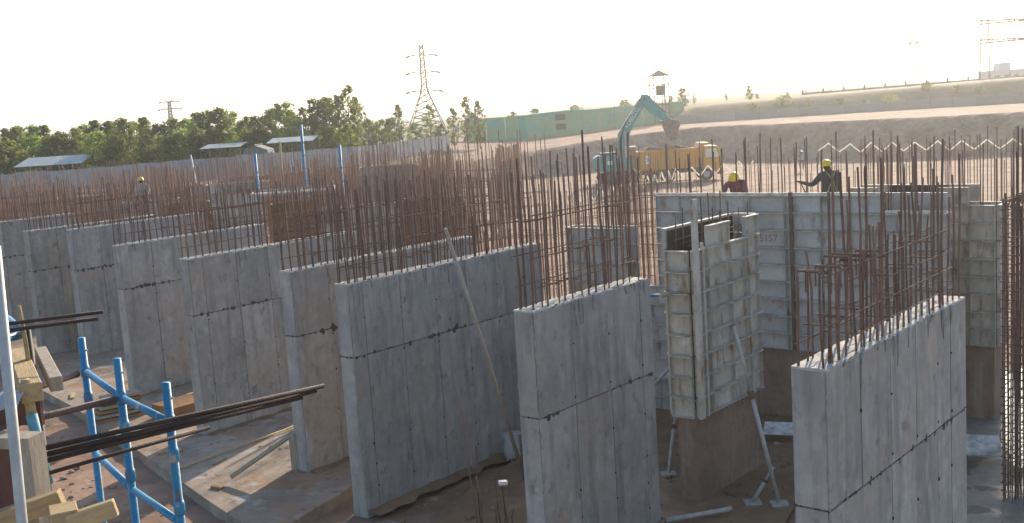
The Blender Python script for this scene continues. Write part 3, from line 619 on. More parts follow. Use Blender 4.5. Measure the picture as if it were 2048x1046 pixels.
for (z, w_, d_) in ((0, .13, .09), (.1, .17, .13), (.28, .165, .12), (.42, .15, .09), (.5, .17, .05)):
    for k in range(10): a = 2 * math.pi * k / 10; q = 1 + rnd.uniform(-.08, .08); bgm.v.append((w_ * q * math.copysign(abs(math.cos(a)) ** .5, math.cos(a)), d_ * q * math.copysign(abs(math.sin(a)) ** .5, math.sin(a)), z + rnd.uniform(-.012, .012)))
for i in range(4):
    for k in range(10): bgm.f.append((i * 10 + k, i * 10 + (k + 1) % 10, (i + 1) * 10 + (k + 1) % 10, (i + 1) * 10 + k))
bgm.f.append(tuple(range(40, 50)))
obj('bag_body', bgm.mesh('bag_body', M['bag'], True), sk)
obj('bag_lip', MB().box(-.19, .19, -.07, .07, .47, .53).mesh('bag_lip', M['bag']), sk)
st = thing('starter_bars', 'loose starter bars sticking out of brown mud left of the short wall', 'rebar', (-.85, 17.6, -.25))
for (dx, dy, h, tx) in ((0, 0, 2.5, -.12), (.06, .05, 1.6, -.06), (.1, -.05, 1.1, -.1), (.3, 0, .55, .02), (.38, .08, .9, -.02), (.44, -.02, .5, .02), (.5, .02, .95, -.05), (.56, .05, .45, .04)):
    obj('rebar', NEARBAR[int(h * 10) % 8], st, (dx, dy, 0), (0, tx * .4, 0), (1.2, 1.2, h))
obj('bar_cap', MB().box(-.07, .07, -.05, .05, -.03, .03).mesh('bar_cap', M['white_paint']), st, (.46, .02, .93), (0, .1, .3))
pole('rebar_stub', 'single bent bar in front of the short wall face', 'rebar', (1.2, 14.9, -.2), (1.26, 14.8, .75), .014, 'rod')
tb2 = thing('timber_strut', 'weathered timber strut leaning on the foot of pale-ended wall', 'strut', (-4.75, 20.9, 0))
obj('rail', MB().bar((-.95, -.35, .12), (.25, .3, .75), .07).mesh('rail', M['timber_grey']), tb2)
obj('upright', MB().box(.12, .22, .2, .28, -.05, .72).mesh('upright', M['timber_grey']), tb2)
pole('timber_rail', 'thin timber lath lying in shade left of the pale-ended wall', 'lath', (-7.0, 21.6, .03), (-5.0, 24.3, .06), .02, 'timber')
pole('timber_rail', 'timber edge rail along the foot of the fourth wall', 'lath', (-9.2, 26.9, .06), (-8.3, 28.1, .06), .035, 'timber_grey')
bx_ = MB().box(0, 1.0, 0, .9, 0, .34); eb = obj('plywood_edging', bx_.mesh('plywood_edging', M['plywood']), None, (-8.2, 25.3, 0), (0, 0, RZ)); tag(eb, 'brown plywood-edged pour at the foot of a wall behind scaffold', 'edging')
pk = thing('timber_stack', 'small dark stack of planks beside the middle blue scaffold post', 'planks', (-9.8, 26.1, 0), R(35))
for i in range(6): obj('plank', MB().box(-.6 + .05 * i, .55, -.25 + .02 * i, .25, .1 * i, .1 * i + .07).mesh('plank', M['timber_grey' if i % 2 else 'plywood']), pk)

for (x, y, l, rz_, m_, lab) in ((-7.6, 22.9, .5, 20, 'timber', 'pale timber offcut on the slab before the scaffold posts'), (-6.3, 22.0, .35, 70, 'timber_grey', 'grey timber offcut lying in the sunlit strip of slab'), (-11.9, 28.6, .6, 110, 'timber', 'timber offcut on the slab near the fourth wall'), (-5.9, 20.3, .28, -30, 'plywood', 'small brown plywood scrap at the slab edge'), (1.6, 19.2, .5, 35, 'timber_grey', 'muddy timber offcut behind the short wall'), (5.9, 16.3, .45, 80, 'timber_grey', 'timber offcut on wet ground beyond the nearest wall')):
    o_ = obj('timber_offcut', MB().box(-l / 2, l / 2, -.05, .05, 0, .045).mesh('timber_offcut', M[m_]), None, (x, y, .004 if x < -4 else -.085), (0, 0, R(rz_))); tag(bevel(o_, .004), lab, 'timber')
gv = MB(); rc = random.Random(5)
for i in range(500):
    t = rc.random(); x = -13 + 8.3 * t + rc.uniform(.1, 4.5); y = 30.5 - 11 * t + rc.uniform(.1, 4); r_ = rc.choice((.010, .014, .018, .028)); gv.blob((x, y, r_ * .3), r_, 5, 4, .35, (1.2, 1, .7))
tag(obj('rubble', gv.mesh('rubble', M['blinding'])), 'crumbs of concrete and grit on the slab', None, None, 'stuff')
# ------------------------------------------------------------------ foreground scaffold and timber, lower left
def cup(parent, x, y, z, m='blue_paint'):
    obj('cup_joint', CUPM[m], parent, (x, y, z))
CUPM = {m: MB().tube([(0, 0, -.04), (0, 0, -.025), (0, 0, .02), (0, 0, .045)], [.0265, .032, .032, .0265], 12).mesh('cup_joint', M[m], True) for m in ('blue_paint', 'teal_tube')}
S = thing('scaffold', 'bright blue cuplock scaffold of three posts, lower left foreground', 'scaffold', (0, 0, 0))
PST = [(-3.01, 7.5, 5.43), (-2.47, 6.66, 5.44), (-1.97, 6.0, 5.42)]
for (x, y, zt) in PST:
    pm = MB().tube([(0, 0, -.3), (0, 0, zt)], .0245, 14); obj('post', pm.mesh('post', M['blue_paint'], True), S, (x, y, 0))
    for z in (5.19, 4.69, 4.19, 3.69, 5.0): cup(S, x, y, z)
    obj('spigot_pin', MB().tube([(-.03, .0, zt - .09), (.035, 0, zt - .09)], .006, 6).mesh('spigot_pin', M['galv']), S, (x, y, 0))
for z in (5.19, 4.60, 3.7):
    for a, b in zip(PST, PST[1:]):
        A = Vector((a[0], a[1], z)); B = Vector((b[0], b[1], z)); d = (B - A).normalized() * .03
        obj('ledger', MB().tube([A + d, B - d], .0225, 12).mesh('ledger', M['blue_paint'], True), S)
for a, b in (((-3.04, 7.44, 5.19), (-3.42, 6.5, 5.19)), ((-2.5, 6.63, 5.19), (-3.3, 5.95, 5.17))):
    obj('cross_ledger', MB().tube([a, b], .0225, 12).mesh('cross_ledger', M['rust_tube'], True), S)
S2 = thing('scaffold', 'partly hidden blue scaffold at the left edge behind the timber', 'scaffold', (0, 0, 0))
obj('post', MB().tube([(-2.73, 6.0, -.3), (-2.73, 6.0, 5.52)], .0245, 12).mesh('post', M['blue_paint'], True), S2)
for a, b in (((-2.55, 5.62, 5.82), (-2.86, 6.12, 5.82)), ((-2.55, 5.58, 5.815), (-2.80, 5.12, 5.81)), ((-2.71, 6.0, 5.40), (-2.53, 5.65, 5.36)), ((-2.71, 5.98, 5.28), (-2.53, 5.62, 5.31))):
    obj('ledger', MB().tube([a, b], .0215, 12).mesh('ledger', M['blue_paint'], True), S2)
pole('steel_post', 'black steel post topped by a thin lath, left foreground', 'post', (-2.525, 5.6, -.2), (-2.525, 5.6, 5.85), .022, 'dark_tube', 10)
pole('timber_lath', 'thin pale lath tied to the top of the black post', 'lath', (-2.512, 5.56, 5.62), (-2.53, 5.56, 5.97), .011, 'timber')
pole('steel_tube', 'short teal tube standing below the timber block, left foreground', 'tube', (-2.245, 5.0, 5.2), (-2.28, 5.0, 5.54), .026, 'teal_tube', 12)
pole('timber_stub', 'short timber stub between teal tube and square timber', 'timber', (-2.29, 5.03, 5.5), (-2.30, 5.03, 5.70), .026, 'timber', 4)
pole('steel_tube', 'pale grey upright tube at the left edge, nearest of all', 'tube', (-2.085, 4.3, 3), (-2.02, 4.3, 6.4), .0215, 'galv', 16)
def rod(label, a, b, r_=.013):
    return pole('rebar_rod', label, 'rebar rod', a, b, r_, 'rod', 8, None, 'loose rods laid on the scaffold')
rod('uppermost rod of the long bundle jutting from left foreground', (-2.30, 4.95, 5.375), (-1.09, 5.97, 5.35))
rod('middle rod of the long bundle jutting from left foreground', (-2.31, 4.93, 5.345), (-1.13, 5.95, 5.33))
rod('lowest rod of the long bundle jutting from left foreground', (-2.28, 4.93, 5.32), (-1.2, 5.9, 5.31))
rod('single rod with shiny tip just under the long bundle', (-2.25, 4.85, 5.28), (-1.59, 5.44, 5.3), .010)
rod('upper of the two thin rods at the upper left edge', (-2.75, 5.45, 5.885), (-2.12, 5.6, 5.905), .010)
rod('lower of the two thin rods at the upper left edge', (-2.72, 5.4, 5.86), (-2.13, 5.55, 5.88), .010)
def beam(name, label, p, size, rz, ry=0, m='timber', cat='timber'):
    sx, sy, sz = size
    o = obj(name, MB().box(-sx / 2, sx / 2, -sy / 2, sy / 2, -sz / 2, sz / 2).mesh(name, M[m]), None, p, (0, ry, rz)); bevel(o, .004); return tag(o, label, cat)
beam('timber_beam', 'square timber end beside white sheeting, left edge', (-2.50, 5.46, 5.64), (1.02, .095, .09), R(117))
beam('timber_plank', 'flat plank lying against the square timber, left edge', (-2.42, 5.56, 5.64), (.9, .06, .07), R(117), 0, 'timber_grey')
sh = MB(); 
for i in range(9):
    for j in range(6): sh.v.append((-2.46 + .17 * i / 8, 4.88 + .2 * j / 5, 5.65 + .010 * math.sin(i * 1.3 + j) - .05 * (j / 5 - .5) ** 2 * 4 + rnd.uniform(-.005, .006)))
sh.f = [(i * 6 + j, i * 6 + j + 1, (i + 1) * 6 + j + 1, (i + 1) * 6 + j) for i in range(8) for j in range(5)]
so = obj('plastic_sheet', sh.mesh('plastic_sheet', M['plastic_sheet'], True)); so.modifiers.new('s', 'SOLIDIFY').thickness = .004; tag(so, 'crumpled white plastic sheet beside the square timber end', 'sheet')
pf = thing('plywood_form', 'red-brown plywood form in a pale timber frame, left edge', 'formwork', (-2.155, 4.75, 5.06), R(-14))
obj('ply_face', MB().box(-.6, -.05, 0, .015, 0, .40).mesh('ply_face', M['plywood_red']), pf)
obj('frame_top', MB().box(-.62, 0, -.06, .05, .40, .45).mesh('frame_top', M['timber_grey']), pf)
obj('frame_post', MB().box(-.07, 0, -.055, .05, -.05, .40).mesh('frame_post', M['timber_grey']), pf)
obj('frame_bottom', MB().box(-.62, -.07, -.055, .05, -.05, -.002).mesh('frame_bottom', M['timber_grey']), pf)
obj('back_sheet', MB().box(-.7, -.20, .30, .32, .40, .52).mesh('back_sheet', M['plywood_red']), pf)
beam('timber_beam', 'long yellow timber beam at the lower left corner', (-2.27, 4.58, 5.19), (.52, .075, .08), R(10), R(-14))
beam('timber_beam', 'short square timber block with a split, lower left corner', (-1.935, 4.42, 5.235), (.11, .14, .09), R(25))
beam('timber_beam', 'timber batten with paint patch running right of the split block', (-1.81, 4.40, 5.245), (.20, .045, .075), R(12), R(-12))

# ------------------------------------------------------------------ tape fence in zigzag
def tape(label, pts, amp, per):
    th = thing('barrier_tape', label, 'barrier', (0, 0, 0)); P = [Vector(p) for p in pts]
    seglen = [(b - a).length for a, b in zip(P, P[1:])]; tot = sum(seglen)
    def at(s):
        for a, b, l in zip(P, P[1:], seglen):
            if s <= l: return a + (b - a) * s / l
            s -= l
        return P[-1]
    n = int(tot / per * 2); b = MB(); w_ = .085; pr = None
    for i in range(n + 1):
        q = at(tot * i / n) + Vector((0, 0, amp if i % 2 else 0)) + Vector((0, 0, rnd.uniform(-.05, .05)))
        if pr is not None: b.tube([pr, (pr + q) / 2 + Vector((0, 0, -.03)), q], w_ * .62, 4)
        pr = q
    obj('zigzag_strip', b.mesh('zigzag_strip', M['tape_white']), th)
    for i in range(0, n + 1, 6):
        q = at(tot * i / n); obj('stake', MB().tube([(q.x, q.y, -.2), (q.x, q.y, q.z + amp + .15)], .03, 5).mesh('stake', M['tape_post']), th)
    return th
tape('white zigzag tape barrier running up to the truck', [(-1.5, 50, .8), (.83, 57.8, .8), (3.75, 66.7, .8), (7.9, 73.5, .8), (12.8, 84, .8), (17.3, 87.1, .8), (20, 89, .8)], .75, 1.7)
tape('white zigzag tape barrier along the foot of the right bank', [(29.5, 104, 1.1), (32.2, 102, .9), (35.4, 98.8, .9), (39.3, 95.3, .9), (43.5, 92.4, .9), (50, 89, .9)], .8, 2.0)

# ------------------------------------------------------------------ excavator
X = thing('excavator', 'teal crawler excavator with raised boom loading the yellow truck', 'excavator', (0, 97.2, -.2))
for yy in (-1.35, .85):
    tk = MB().poly([(8.2, .15), (8.5, .0), (11.2, 0), (11.6, .15), (11.75, .5), (11.6, .85), (11.2, .95), (8.5, .95), (8.15, .85), (8.0, .5)], yy, yy + .55)
    tr = obj('track', tk.mesh('track', M['black_rubber']), X)
    lug = MB()
    for k in range(18): lug.box(8.35 + k * .175, 8.42 + k * .175, yy - .02, yy + .57, -.03, -.002); lug.box(8.35 + k * .175, 8.42 + k * .175, yy - .02, yy + .57, .952, .985)
    obj('track_shoes', lug.mesh('track_shoes', M['dark_steel']), tr)
    for k in range(5): obj('roller', MB().tube([(8.6 + k * .62, yy - .04, .4), (8.6 + k * .62, yy + .59, .4)], .22, 12).mesh('roller', M['dark_steel']), tr)
obj('undercarriage', MB().box(9.0, 10.8, -.8, .85, .35, 1.1).mesh('undercarriage', M['dark_steel']), X)
hs = obj('house', MB().poly([(7.75, 1.2), (7.7, 2.3), (7.95, 2.5), (9.6, 2.55), (9.7, 2.35), (10.4, 2.3), (11.0, 1.9), (11.0, 1.15), (9, 1.12)], -1.3, .45).mesh('house', M['teal_paint']), X); bevel(hs, .06, 2)
obj('engine_cover', MB().box(8.3, 9.7, -1.1, .3, 2.552, 2.75).mesh('engine_cover', M['dark_steel']), hs)
for (a, b, c, d) in ((7.9, 8.6, 1.35, 2.15), (8.75, 9.5, 1.35, 2.15)): obj('side_door', MB().box(a, b, -1.33, -1.31, c, d).mesh('side_door', M['teal_paint']), hs)
obj('side_vent', MB().box(8.85, 9.4, -1.345, -1.332, 1.7, 2.05).mesh('side_vent', M['white_paint']), hs)
cb = obj('cab', MB().poly([(10.3, 1.15), (10.3, 3.0), (11.5, 3.0), (11.9, 2.3), (11.9, 1.15)], .5, 1.45).mesh('cab', M['teal_paint']), X); bevel(cb, .05, 2)
obj('window', MB().poly([(10.45, 2.0), (10.45, 2.85), (11.4, 2.85), (11.75, 2.25), (11.75, 2.0)], .485, .505).mesh('window', M['glass']), cb)
obj('roof', MB().box(10.25, 11.6, .45, 1.5, 3.02, 3.1).mesh('roof', M['lamp_cream']), cb)
obj('windscreen', MB().quad((11.53, .6, 2.98), (11.93, .6, 2.3), (11.93, 1.35, 2.3), (11.53, 1.35, 2.98)).mesh('windscreen', M['glass']), cb)
boom = obj('boom', MB().poly([(10.15, 1.5), (9.95, 3.2), (10.0, 4.3), (10.45, 5.0), (12.15, 7.35), (12.55, 7.45), (12.8, 7.2), (12.65, 6.9), (11.35, 4.9), (11.0, 4.2), (10.9, 3.2), (10.85, 1.5)], -.28, .22).mesh('boom', M['teal_paint']), X); bevel(boom, .04, 2)
stk = obj('stick', MB().poly([(12.05, 7.15), (12.15, 7.6), (12.75, 7.55), (14.75, 5.1), (14.5, 4.85), (12.9, 5.9), (12.5, 6.4)], -.46, -.285).mesh('stick', M['teal_paint']), X); bevel(stk, .03, 2)
obj('stick_ram', MB().tube([(11.2, -.35, 5.9), (11.9, -.38, 7.1)], .09, 8).tube([(11.9, -.38, 7.1), (12.25, -.38, 7.45)], .05, 8).mesh('stick_ram', M['galv']), X)
obj('boom_ram', MB().tube([(10.6, -.36, 1.6), (10.55, -.36, 3.2)], .10, 8).tube([(10.55, -.36, 3.2), (10.6, -.36, 4.5)], .06, 8).mesh('boom_ram', M['galv']), X)
obj('bucket_ram', MB().tube([(12.95, -.36, 7.15), (14.2, -.36, 5.95)], .08, 8).mesh('bucket_ram', M['dark_steel']), X)
bk = obj('bucket', MB().poly([(13.75, 5.2), (14.55, 5.35), (15.25, 5.15), (15.45, 4.85), (15.2, 4.3), (15.15, 3.75), (14.35, 3.65), (14.2, 4.1)], -.85, .25).mesh('bucket', M['bucket_steel']), X); bevel(bk, .05, 2)
for k in range(5): obj('tooth', MB().poly([(14.4 + k * .16, 3.66), (14.46 + k * .16, 3.35), (14.52 + k * .16, 3.68)], -.8 + k * .2, -.72 + k * .2).mesh('tooth', M['dark_steel']), bk)
for k in range(3): obj('hose', MB().tube([(10.2 + .05 * k, -.3, 2.0), (10.05 + .05 * k, -.32, 3.6), (10.5 + .05 * k, -.32, 4.9), (11.6, -.33 - .02 * k, 6.6 + .06 * k), (12.2, -.36, 7.35)], .035, 5).mesh('hose', M['black_rubber'], True), X)
for q in ((10.5, 1.75), (10.45, 4.55), (12.4, 7.15), (14.4, 5.1)): obj('pin', MB().tube([(q[0], -.5, q[1]), (q[0], .26, q[1])], .11, 10).mesh('pin', M['dark_steel']), X)
obj('exhaust', MB().tube([(8.8, .1, 2.75), (8.8, .1, 3.25)], .06, 8).mesh('exhaust', M['dark_steel']), hs)
obj('handrail', MB().tube([(9.8, -1.2, 2.4), (9.8, -1.2, 2.95), (10.3, -1.2, 2.95), (10.3, -1.2, 2.35)], .025, 5).mesh('handrail', M['dark_steel']), hs)
def text_mesh(txt, size, m, ext=.004):
    cu = bpy.data.curves.new('lettering', 'FONT'); cu.body = txt; cu.size = size; cu.extrude = ext; cu.align_x = 'CENTER'; cu.align_y = 'CENTER'
    t = bpy.data.objects.new('tmp', cu); COL.objects.link(t); dg = bpy.context.evaluated_depsgraph_get()
    me = bpy.data.meshes.new_from_object(t.evaluated_get(dg)); bpy.data.objects.remove(t); me.materials.clear(); me.materials.append(M[m]); return me
obj('lettering', text_mesh('KOBELCO', .44, 'white_paint'), boom, (11.3, -.287, 5.62), (R(90), -R(54), 0), (1, 1.15, 1))

# ------------------------------------------------------------------ dump truck
T = thing('dump_truck', 'yellow tipper truck standing beside the excavator', 'truck', (0, 94.6, -.2))
bed = obj('tipper_body', MB().poly([(11.25, 1.15), (11.25, 2.75), (16.3, 2.75), (16.55, 3.2), (17.3, 3.2), (17.3, 3.1), (16.75, 2.95), (16.5, 1.15)], -1.2, 1.2).mesh('tipper_body', M['yellow_paint']), T); bevel(bed, .03)
for k in range(6): obj('side_rib', MB().box(11.3 + k * 1.0, 11.4 + k * 1.0, -1.27, -1.202, 1.16, 2.74).mesh('side_rib', M['yellow_paint']), bed)
obj('top_rail', MB().box(11.22, 16.3, -1.26, -1.1, 2.752, 2.83).mesh('top_rail', M['yellow_paint']), bed)
obj('tailgate_plate', MB().box(11.85, 12.15, -1.285, -1.275, 1.7, 2.4).mesh('tailgate_plate', M['white_paint']), bed)
obj('plate_number', text_mesh('9', .5, 'blue_paint'), bed, (12.0, -1.29, 2.05), (R(90), 0, 0))
ld = MB()
for i in range(13):
    for j in range(6):
        e = (i in (0, 12)) or (j in (0, 5)); ld.v.append((11.4 + 4.8 * i / 12, -1.05 + 2.1 * j / 5, 2.5 if e else 2.82 + .3 * math.sin(i * .6) ** 2 + rnd.uniform(-.08, .08)))
ld.f = [(i * 6 + j, (i + 1) * 6 + j, (i + 1) * 6 + j + 1, i * 6 + j + 1) for i in range(12) for j in range(5)]
tag(obj('soil_load', ld.mesh('soil_load', M['soil_load'])), 'brown soil heaped in the bed of the yellow truck', 'soil').location = (0, 94.6, -.2)
tc_ = obj('cab', MB().poly([(16.75, .75), (16.75, 2.9), (18.0, 2.9), (18.25, 2.1), (18.3, .7)], -1.15, 1.15).mesh('cab', M['yellow_paint']), T); bevel(tc_, .06, 2)
obj('window', MB().poly([(16.95, 1.95), (16.95, 2.7), (17.85, 2.7), (18.05, 2.1), (18.05, 1.95)], -1.17, -1.152).mesh('window', M['lamp_cream']), tc_)
obj('windscreen', MB().quad((18.03, -1.0, 2.85), (18.28, -1.0, 2.12), (18.28, 1.0, 2.12), (18.03, 1.0, 2.85)).mesh('windscreen', M['glass']), tc_)
obj('bumper', MB().box(18.1, 18.42, -1.15, 1.15, .45, .8).mesh('bumper', M['yellow_paint']), tc_)
obj('headlight', MB().box(18.31, 18.36, -1.0, -.7, .95, 1.15).mesh('headlight', M['white_paint']), tc_); obj('headlight', MB().box(18.31, 18.36, .7, 1.0, .95, 1.15).mesh('headlight', M['white_paint']), tc_)
obj('chassis', MB().box(11.5, 17.5, -.5, .5, .75, 1.148).mesh('chassis', M['dark_steel']), T)
for xx in (12.5, 13.75, 17.0):
    for yy in (-1.2, .85):
        wl = obj('wheel', MB().tube([(0, 0, 0), (0, .06, 0), (0, .3, 0), (0, .35, 0)], [.46, .52, .52, .46], 18).mesh('wheel', M['black_rubber'], False), T, (xx, yy, .52))
        obj('rim', MB().tube([(0, -.02, 0), (0, .37, 0)], .27, 14).mesh('rim', M['bag']), wl)
obj('mudguard', MB().box(11.8, 14.5, -1.2, -.8, 1.08, 1.13).mesh('mudguard', M['dark_steel']), T)

# ------------------------------------------------------------------ fences, sheds, walls behind the pit
def fence(label, pts, hgt, m, sheetw=1.05, corr=True, name='sheet_fence'):
    th = thing(name, label, 'fence', (0, 0, 0))
    shm = None
    for (a, b) in zip(pts, pts[1:]):
        A = Vector(a); B = Vector(b); n = max(1, int(round((B - A).xy.length / sheetw)))
        for i in range(n):
            p = A + (B - A) * i / n; q = A + (B - A) * (i + 1) / n; l = (q - p).xy.length; ang = math.atan2(q.y - p.y, q.x - p.x)
            if shm is None:
                s = MB(); k = 12
                for e in range(k + 1):
                    yy = .02 * math.sin(e * math.pi / 2 * 1.0) if corr else 0
                    s.v += [(e / k, yy, 0), (e / k, yy, hgt), (e / k, yy + .01, hgt), (e / k, yy + .01, 0)]
                for e in range(k):
                    o4 = e * 4; s.f += [(o4, o4 + 4, o4 + 5, o4 + 1), (o4 + 1, o4 + 5, o4 + 6, o4 + 2), (o4 + 2, o4 + 6, o4 + 7, o4 + 3)]
                shm = s.mesh('sheet', M[m])
            obj('sheet', shm, th, (p.x, p.y, p.z + rnd.uniform(-.06, .06)), (0, 0, ang), (l * .985, 1, 1))
            if i % 3 == 0: obj('post', POSTM, th, (p.x, p.y + .05, p.z - .3), (0, 0, 0), (1, 1, hgt + .45))
    return th
POSTM = MB().box(-.04, .04, 0, .08, 0, 1).mesh('post', M['post_dark'])
fence('grey corrugated sheet fence in front of the tree row', [(-60, 77, 2.85), (-36.5, 80, 2.95), (-25.6, 80.5, 3.05), (-17.7, 81, 3.2), (-12, 90, 3.0), (-5.5, 112, 3.1)], 1.6, 'fence_sheet')
fence('green shade-net fence behind the excavator', [(-4.6, 142, 2.95), (2.7, 140, 3.0), (24.8, 151, 3.6)], 2.95, 'green_net', 2.2, False, 'net_fence')
gb = thing('site_shed', 'teal-green netted shed standing against the green fence', 'shed', (2.8, 138.5, 3.0), R(24))
obj('wall_front', MB().box(0, 11.8, 0, .06, 0, 3.0).mesh('wall_front', M['green_net']), gb)
obj('wall_side', MB().box(-.06, 0, 0, 2.2, 0, 3.0).mesh('wall_side', M['green_teal']), gb)
obj('roof', MB().poly([(-.2, 3.02), (5.5, 3.28), (12, 3.12), (12, 3.02)], -.2, 2.3).mesh('roof', M['green_teal']), gb)
for z in (.9, 2.1): obj('window', MB().box(4.2, 5.6, -.03, -.002, z, z + .75).mesh('window', M['tank_black']), gb)
for x in (0.05, 3.1, 8.0, 11.6): obj('post', MB().box(x, x + .12, -.05, -.001, 0, 3.0).mesh('post', M['green_teal']), gb)
def shed(label, x, y, z, L, W, h, rise, rz, m='roof_sheet'):
    th = thing('open_shed', label, 'shed', (x, y, z), rz)
    n = int(L / .9)
    for i in range(n):
        a, b = L * i / n, L * (i + 1) / n - .02
        obj('roof_sheet', MB().quad((a, 0, h), (b, 0, h), (b + .25, W, h + rise), (a + .25, W, h + rise)).quad((a, 0, h - .03), (a + .25, W, h + rise - .03), (b + .25, W, h + rise - .03), (b, 0, h - .03)).quad((a, 0, h - .03), (b, 0, h - .03), (b, 0, h), (a, 0, h)).mesh('roof_sheet', M[m]), th)
    for xx in (.1, L * .5, L - .1):
        obj('post', MB().box(xx - .06, xx + .06, .05, .17, -1, h - .04).mesh('post', M['post_dark']), th)
        obj('post', MB().box(xx + .14, xx + .26, W - .2, W - .08, -1, h + rise - .07).mesh('post', M['post_dark']), th)
    return th
shed('open shed with grey ribbed roof at far left', -38.2, 86, 2.9, 5.2, 2.8, 1.95, .6, R(4))
shed('middle open shed with pale roof behind the sheet fence', -24.2, 88, 2.9, 3.2, 2.4, 2.4, .28, R(4))
shed('open shed with pale roof beside the dark tarp, below the tall trees', -18.9, 88, 2.95, 3.7, 2.4, 2.45, .35, R(4))
tp_ = thing('tarp_shelter', 'dark tarpaulin shelter between the two pale-roofed sheds', 'tarp', (-20.6, 84, 2.9))
obj('tarp_cover', MB().poly([(0, .2), (.9, 2.2), (1.7, 2.45), (2.6, 2.1), (2.9, .2)], 0, 2.5).mesh('tarp_cover', M['tarp']), tp_)
obj('ridge_pole', MB().tube([(1.7, -.2, 2.5), (1.7, 2.7, 2.5)], .05, 6).mesh('ridge_pole', M['post_dark']), tp_)
# boundary wall on the right bank: precast bays
bw = thing('boundary_wall', 'long grey precast boundary wall on the right bank', 'wall', (0, 0, 0))
A = Vector((22, 142.5, 3.3)); B = Vector((78, 131, 3.5)); nb = 22
bay = MB().box(0, 1, 0, .12, 0, 1.35).mesh('wall_bay', M['wall_grey']); pst = MB().box(-.12, .12, -.05, .17, 0, 1.45).mesh('wall_post', M['wall_grey'])
for i in range(nb):
    p = A + (B - A) * i / nb; l = (B - A).length / nb; ang = math.atan2((B - A).y, (B - A).x)
    obj('wall_bay', bay, bw, p, (0, 0, ang), (l - .04, 1, 1)); obj('wall_post', pst, bw, p, (0, 0, ang))
bw2 = thing('compound_wall', 'pale compound wall along the top of the right embankment', 'wall', (0, 0, 0))
A = Vector((45, 166, 6.0)); B = Vector((100, 164, 6.9)); nb = 18
bay = MB().box(0, 1, 0, .15, 0, .8).mesh('wall_bay', M['wall_grey'])
for i in range(nb):
    p = A + (B - A) * i / nb; l = (B - A).length / nb; ang = math.atan2((B - A).y, (B - A).x)
    obj('wall_bay', bay, bw2, p + Vector((0, 0, -.3)), (0, 0, ang), (l, 1, 1)); obj('wall_post', pst, bw2, p + Vector((0, 0, -.4)), (0, 0, ang))
hs_ = thing('house', 'hazy flat-roofed house above the right embankment', 'house', (97, 220, 5))
obj('wall', MB().box(0, 8, 0, 6, 0, 3.2).mesh('wall', M['house_wall']), hs_); obj('roof', MB().box(-.2, 8.2, -.2, 6.2, 3.2, 3.4).mesh('roof', M['house_wall']), hs_)
obj('tower_block', MB().box(2.2, 4.4, 1, 4, 3.4, 4.8).mesh('tower_block', M['house_wall']), hs_)
for k in range(4): obj('window', MB().box(.8 + k * 1.9, 1.7 + k * 1.9, -.03, -.002, 1.4, 2.4).mesh('window', M['tank_black']), hs_)

# ------------------------------------------------------------------ watchtower
wt = thing('watchtower', 'slender steel watchtower with pyramid roof and black tank', 'watchtower', (21.3, 150, 3.7), R(8))
for sx in (-1.05, 1.05):
    for sy in (-1.05, 1.05): obj('leg', MB().bar((sx * 1.05, sy * 1.05, -.3), (sx * .95, sy, 6.3), .11).mesh('leg', M['post_dark']), wt)
for z in (1.4, 2.5, 3.6, 4.7, 6.0):
    for s in (-1, 1): obj('brace', MB().bar((-1.05, s * 1.05, z), (1.05, s * 1.05, z), .06).mesh('brace', M['post_dark']), wt); obj('brace', MB().bar((s * 1.05, -1.05, z), (s * 1.05, 1.05, z), .06).mesh('brace', M['post_dark']), wt)
obj('platform', MB().box(-1.7, 1.7, -1.3, 1.3, 5.1, 5.22).mesh('platform', M['post_dark']), wt)
r4 = MB(); r4.v = [(-1.3, -1.3, 6.3), (1.3, -1.3, 6.3), (1.3, 1.3, 6.3), (-1.3, 1.3, 6.3), (0, 0, 7.15)]; r4.f = [(0, 1, 4), (1, 2, 4), (2, 3, 4), (3, 0, 4), (3, 2, 1, 0)]
obj('roof', r4.mesh('roof', M['thatch']), wt)
obj('tank', MB().tube([(.15, 0, 3.75), (.15, 0, 5.05)], .6, 14).mesh('tank', M['tank_black']), wt)
obj('ladder', MB().tube([(.1, -1.1, -.3), (.1, -1.1, 5.1)], .05, 5).tube([(.5, -1.1, -.3), (.5, -1.1, 5.1)], .05, 5).mesh('ladder', M['post_dark']), wt)

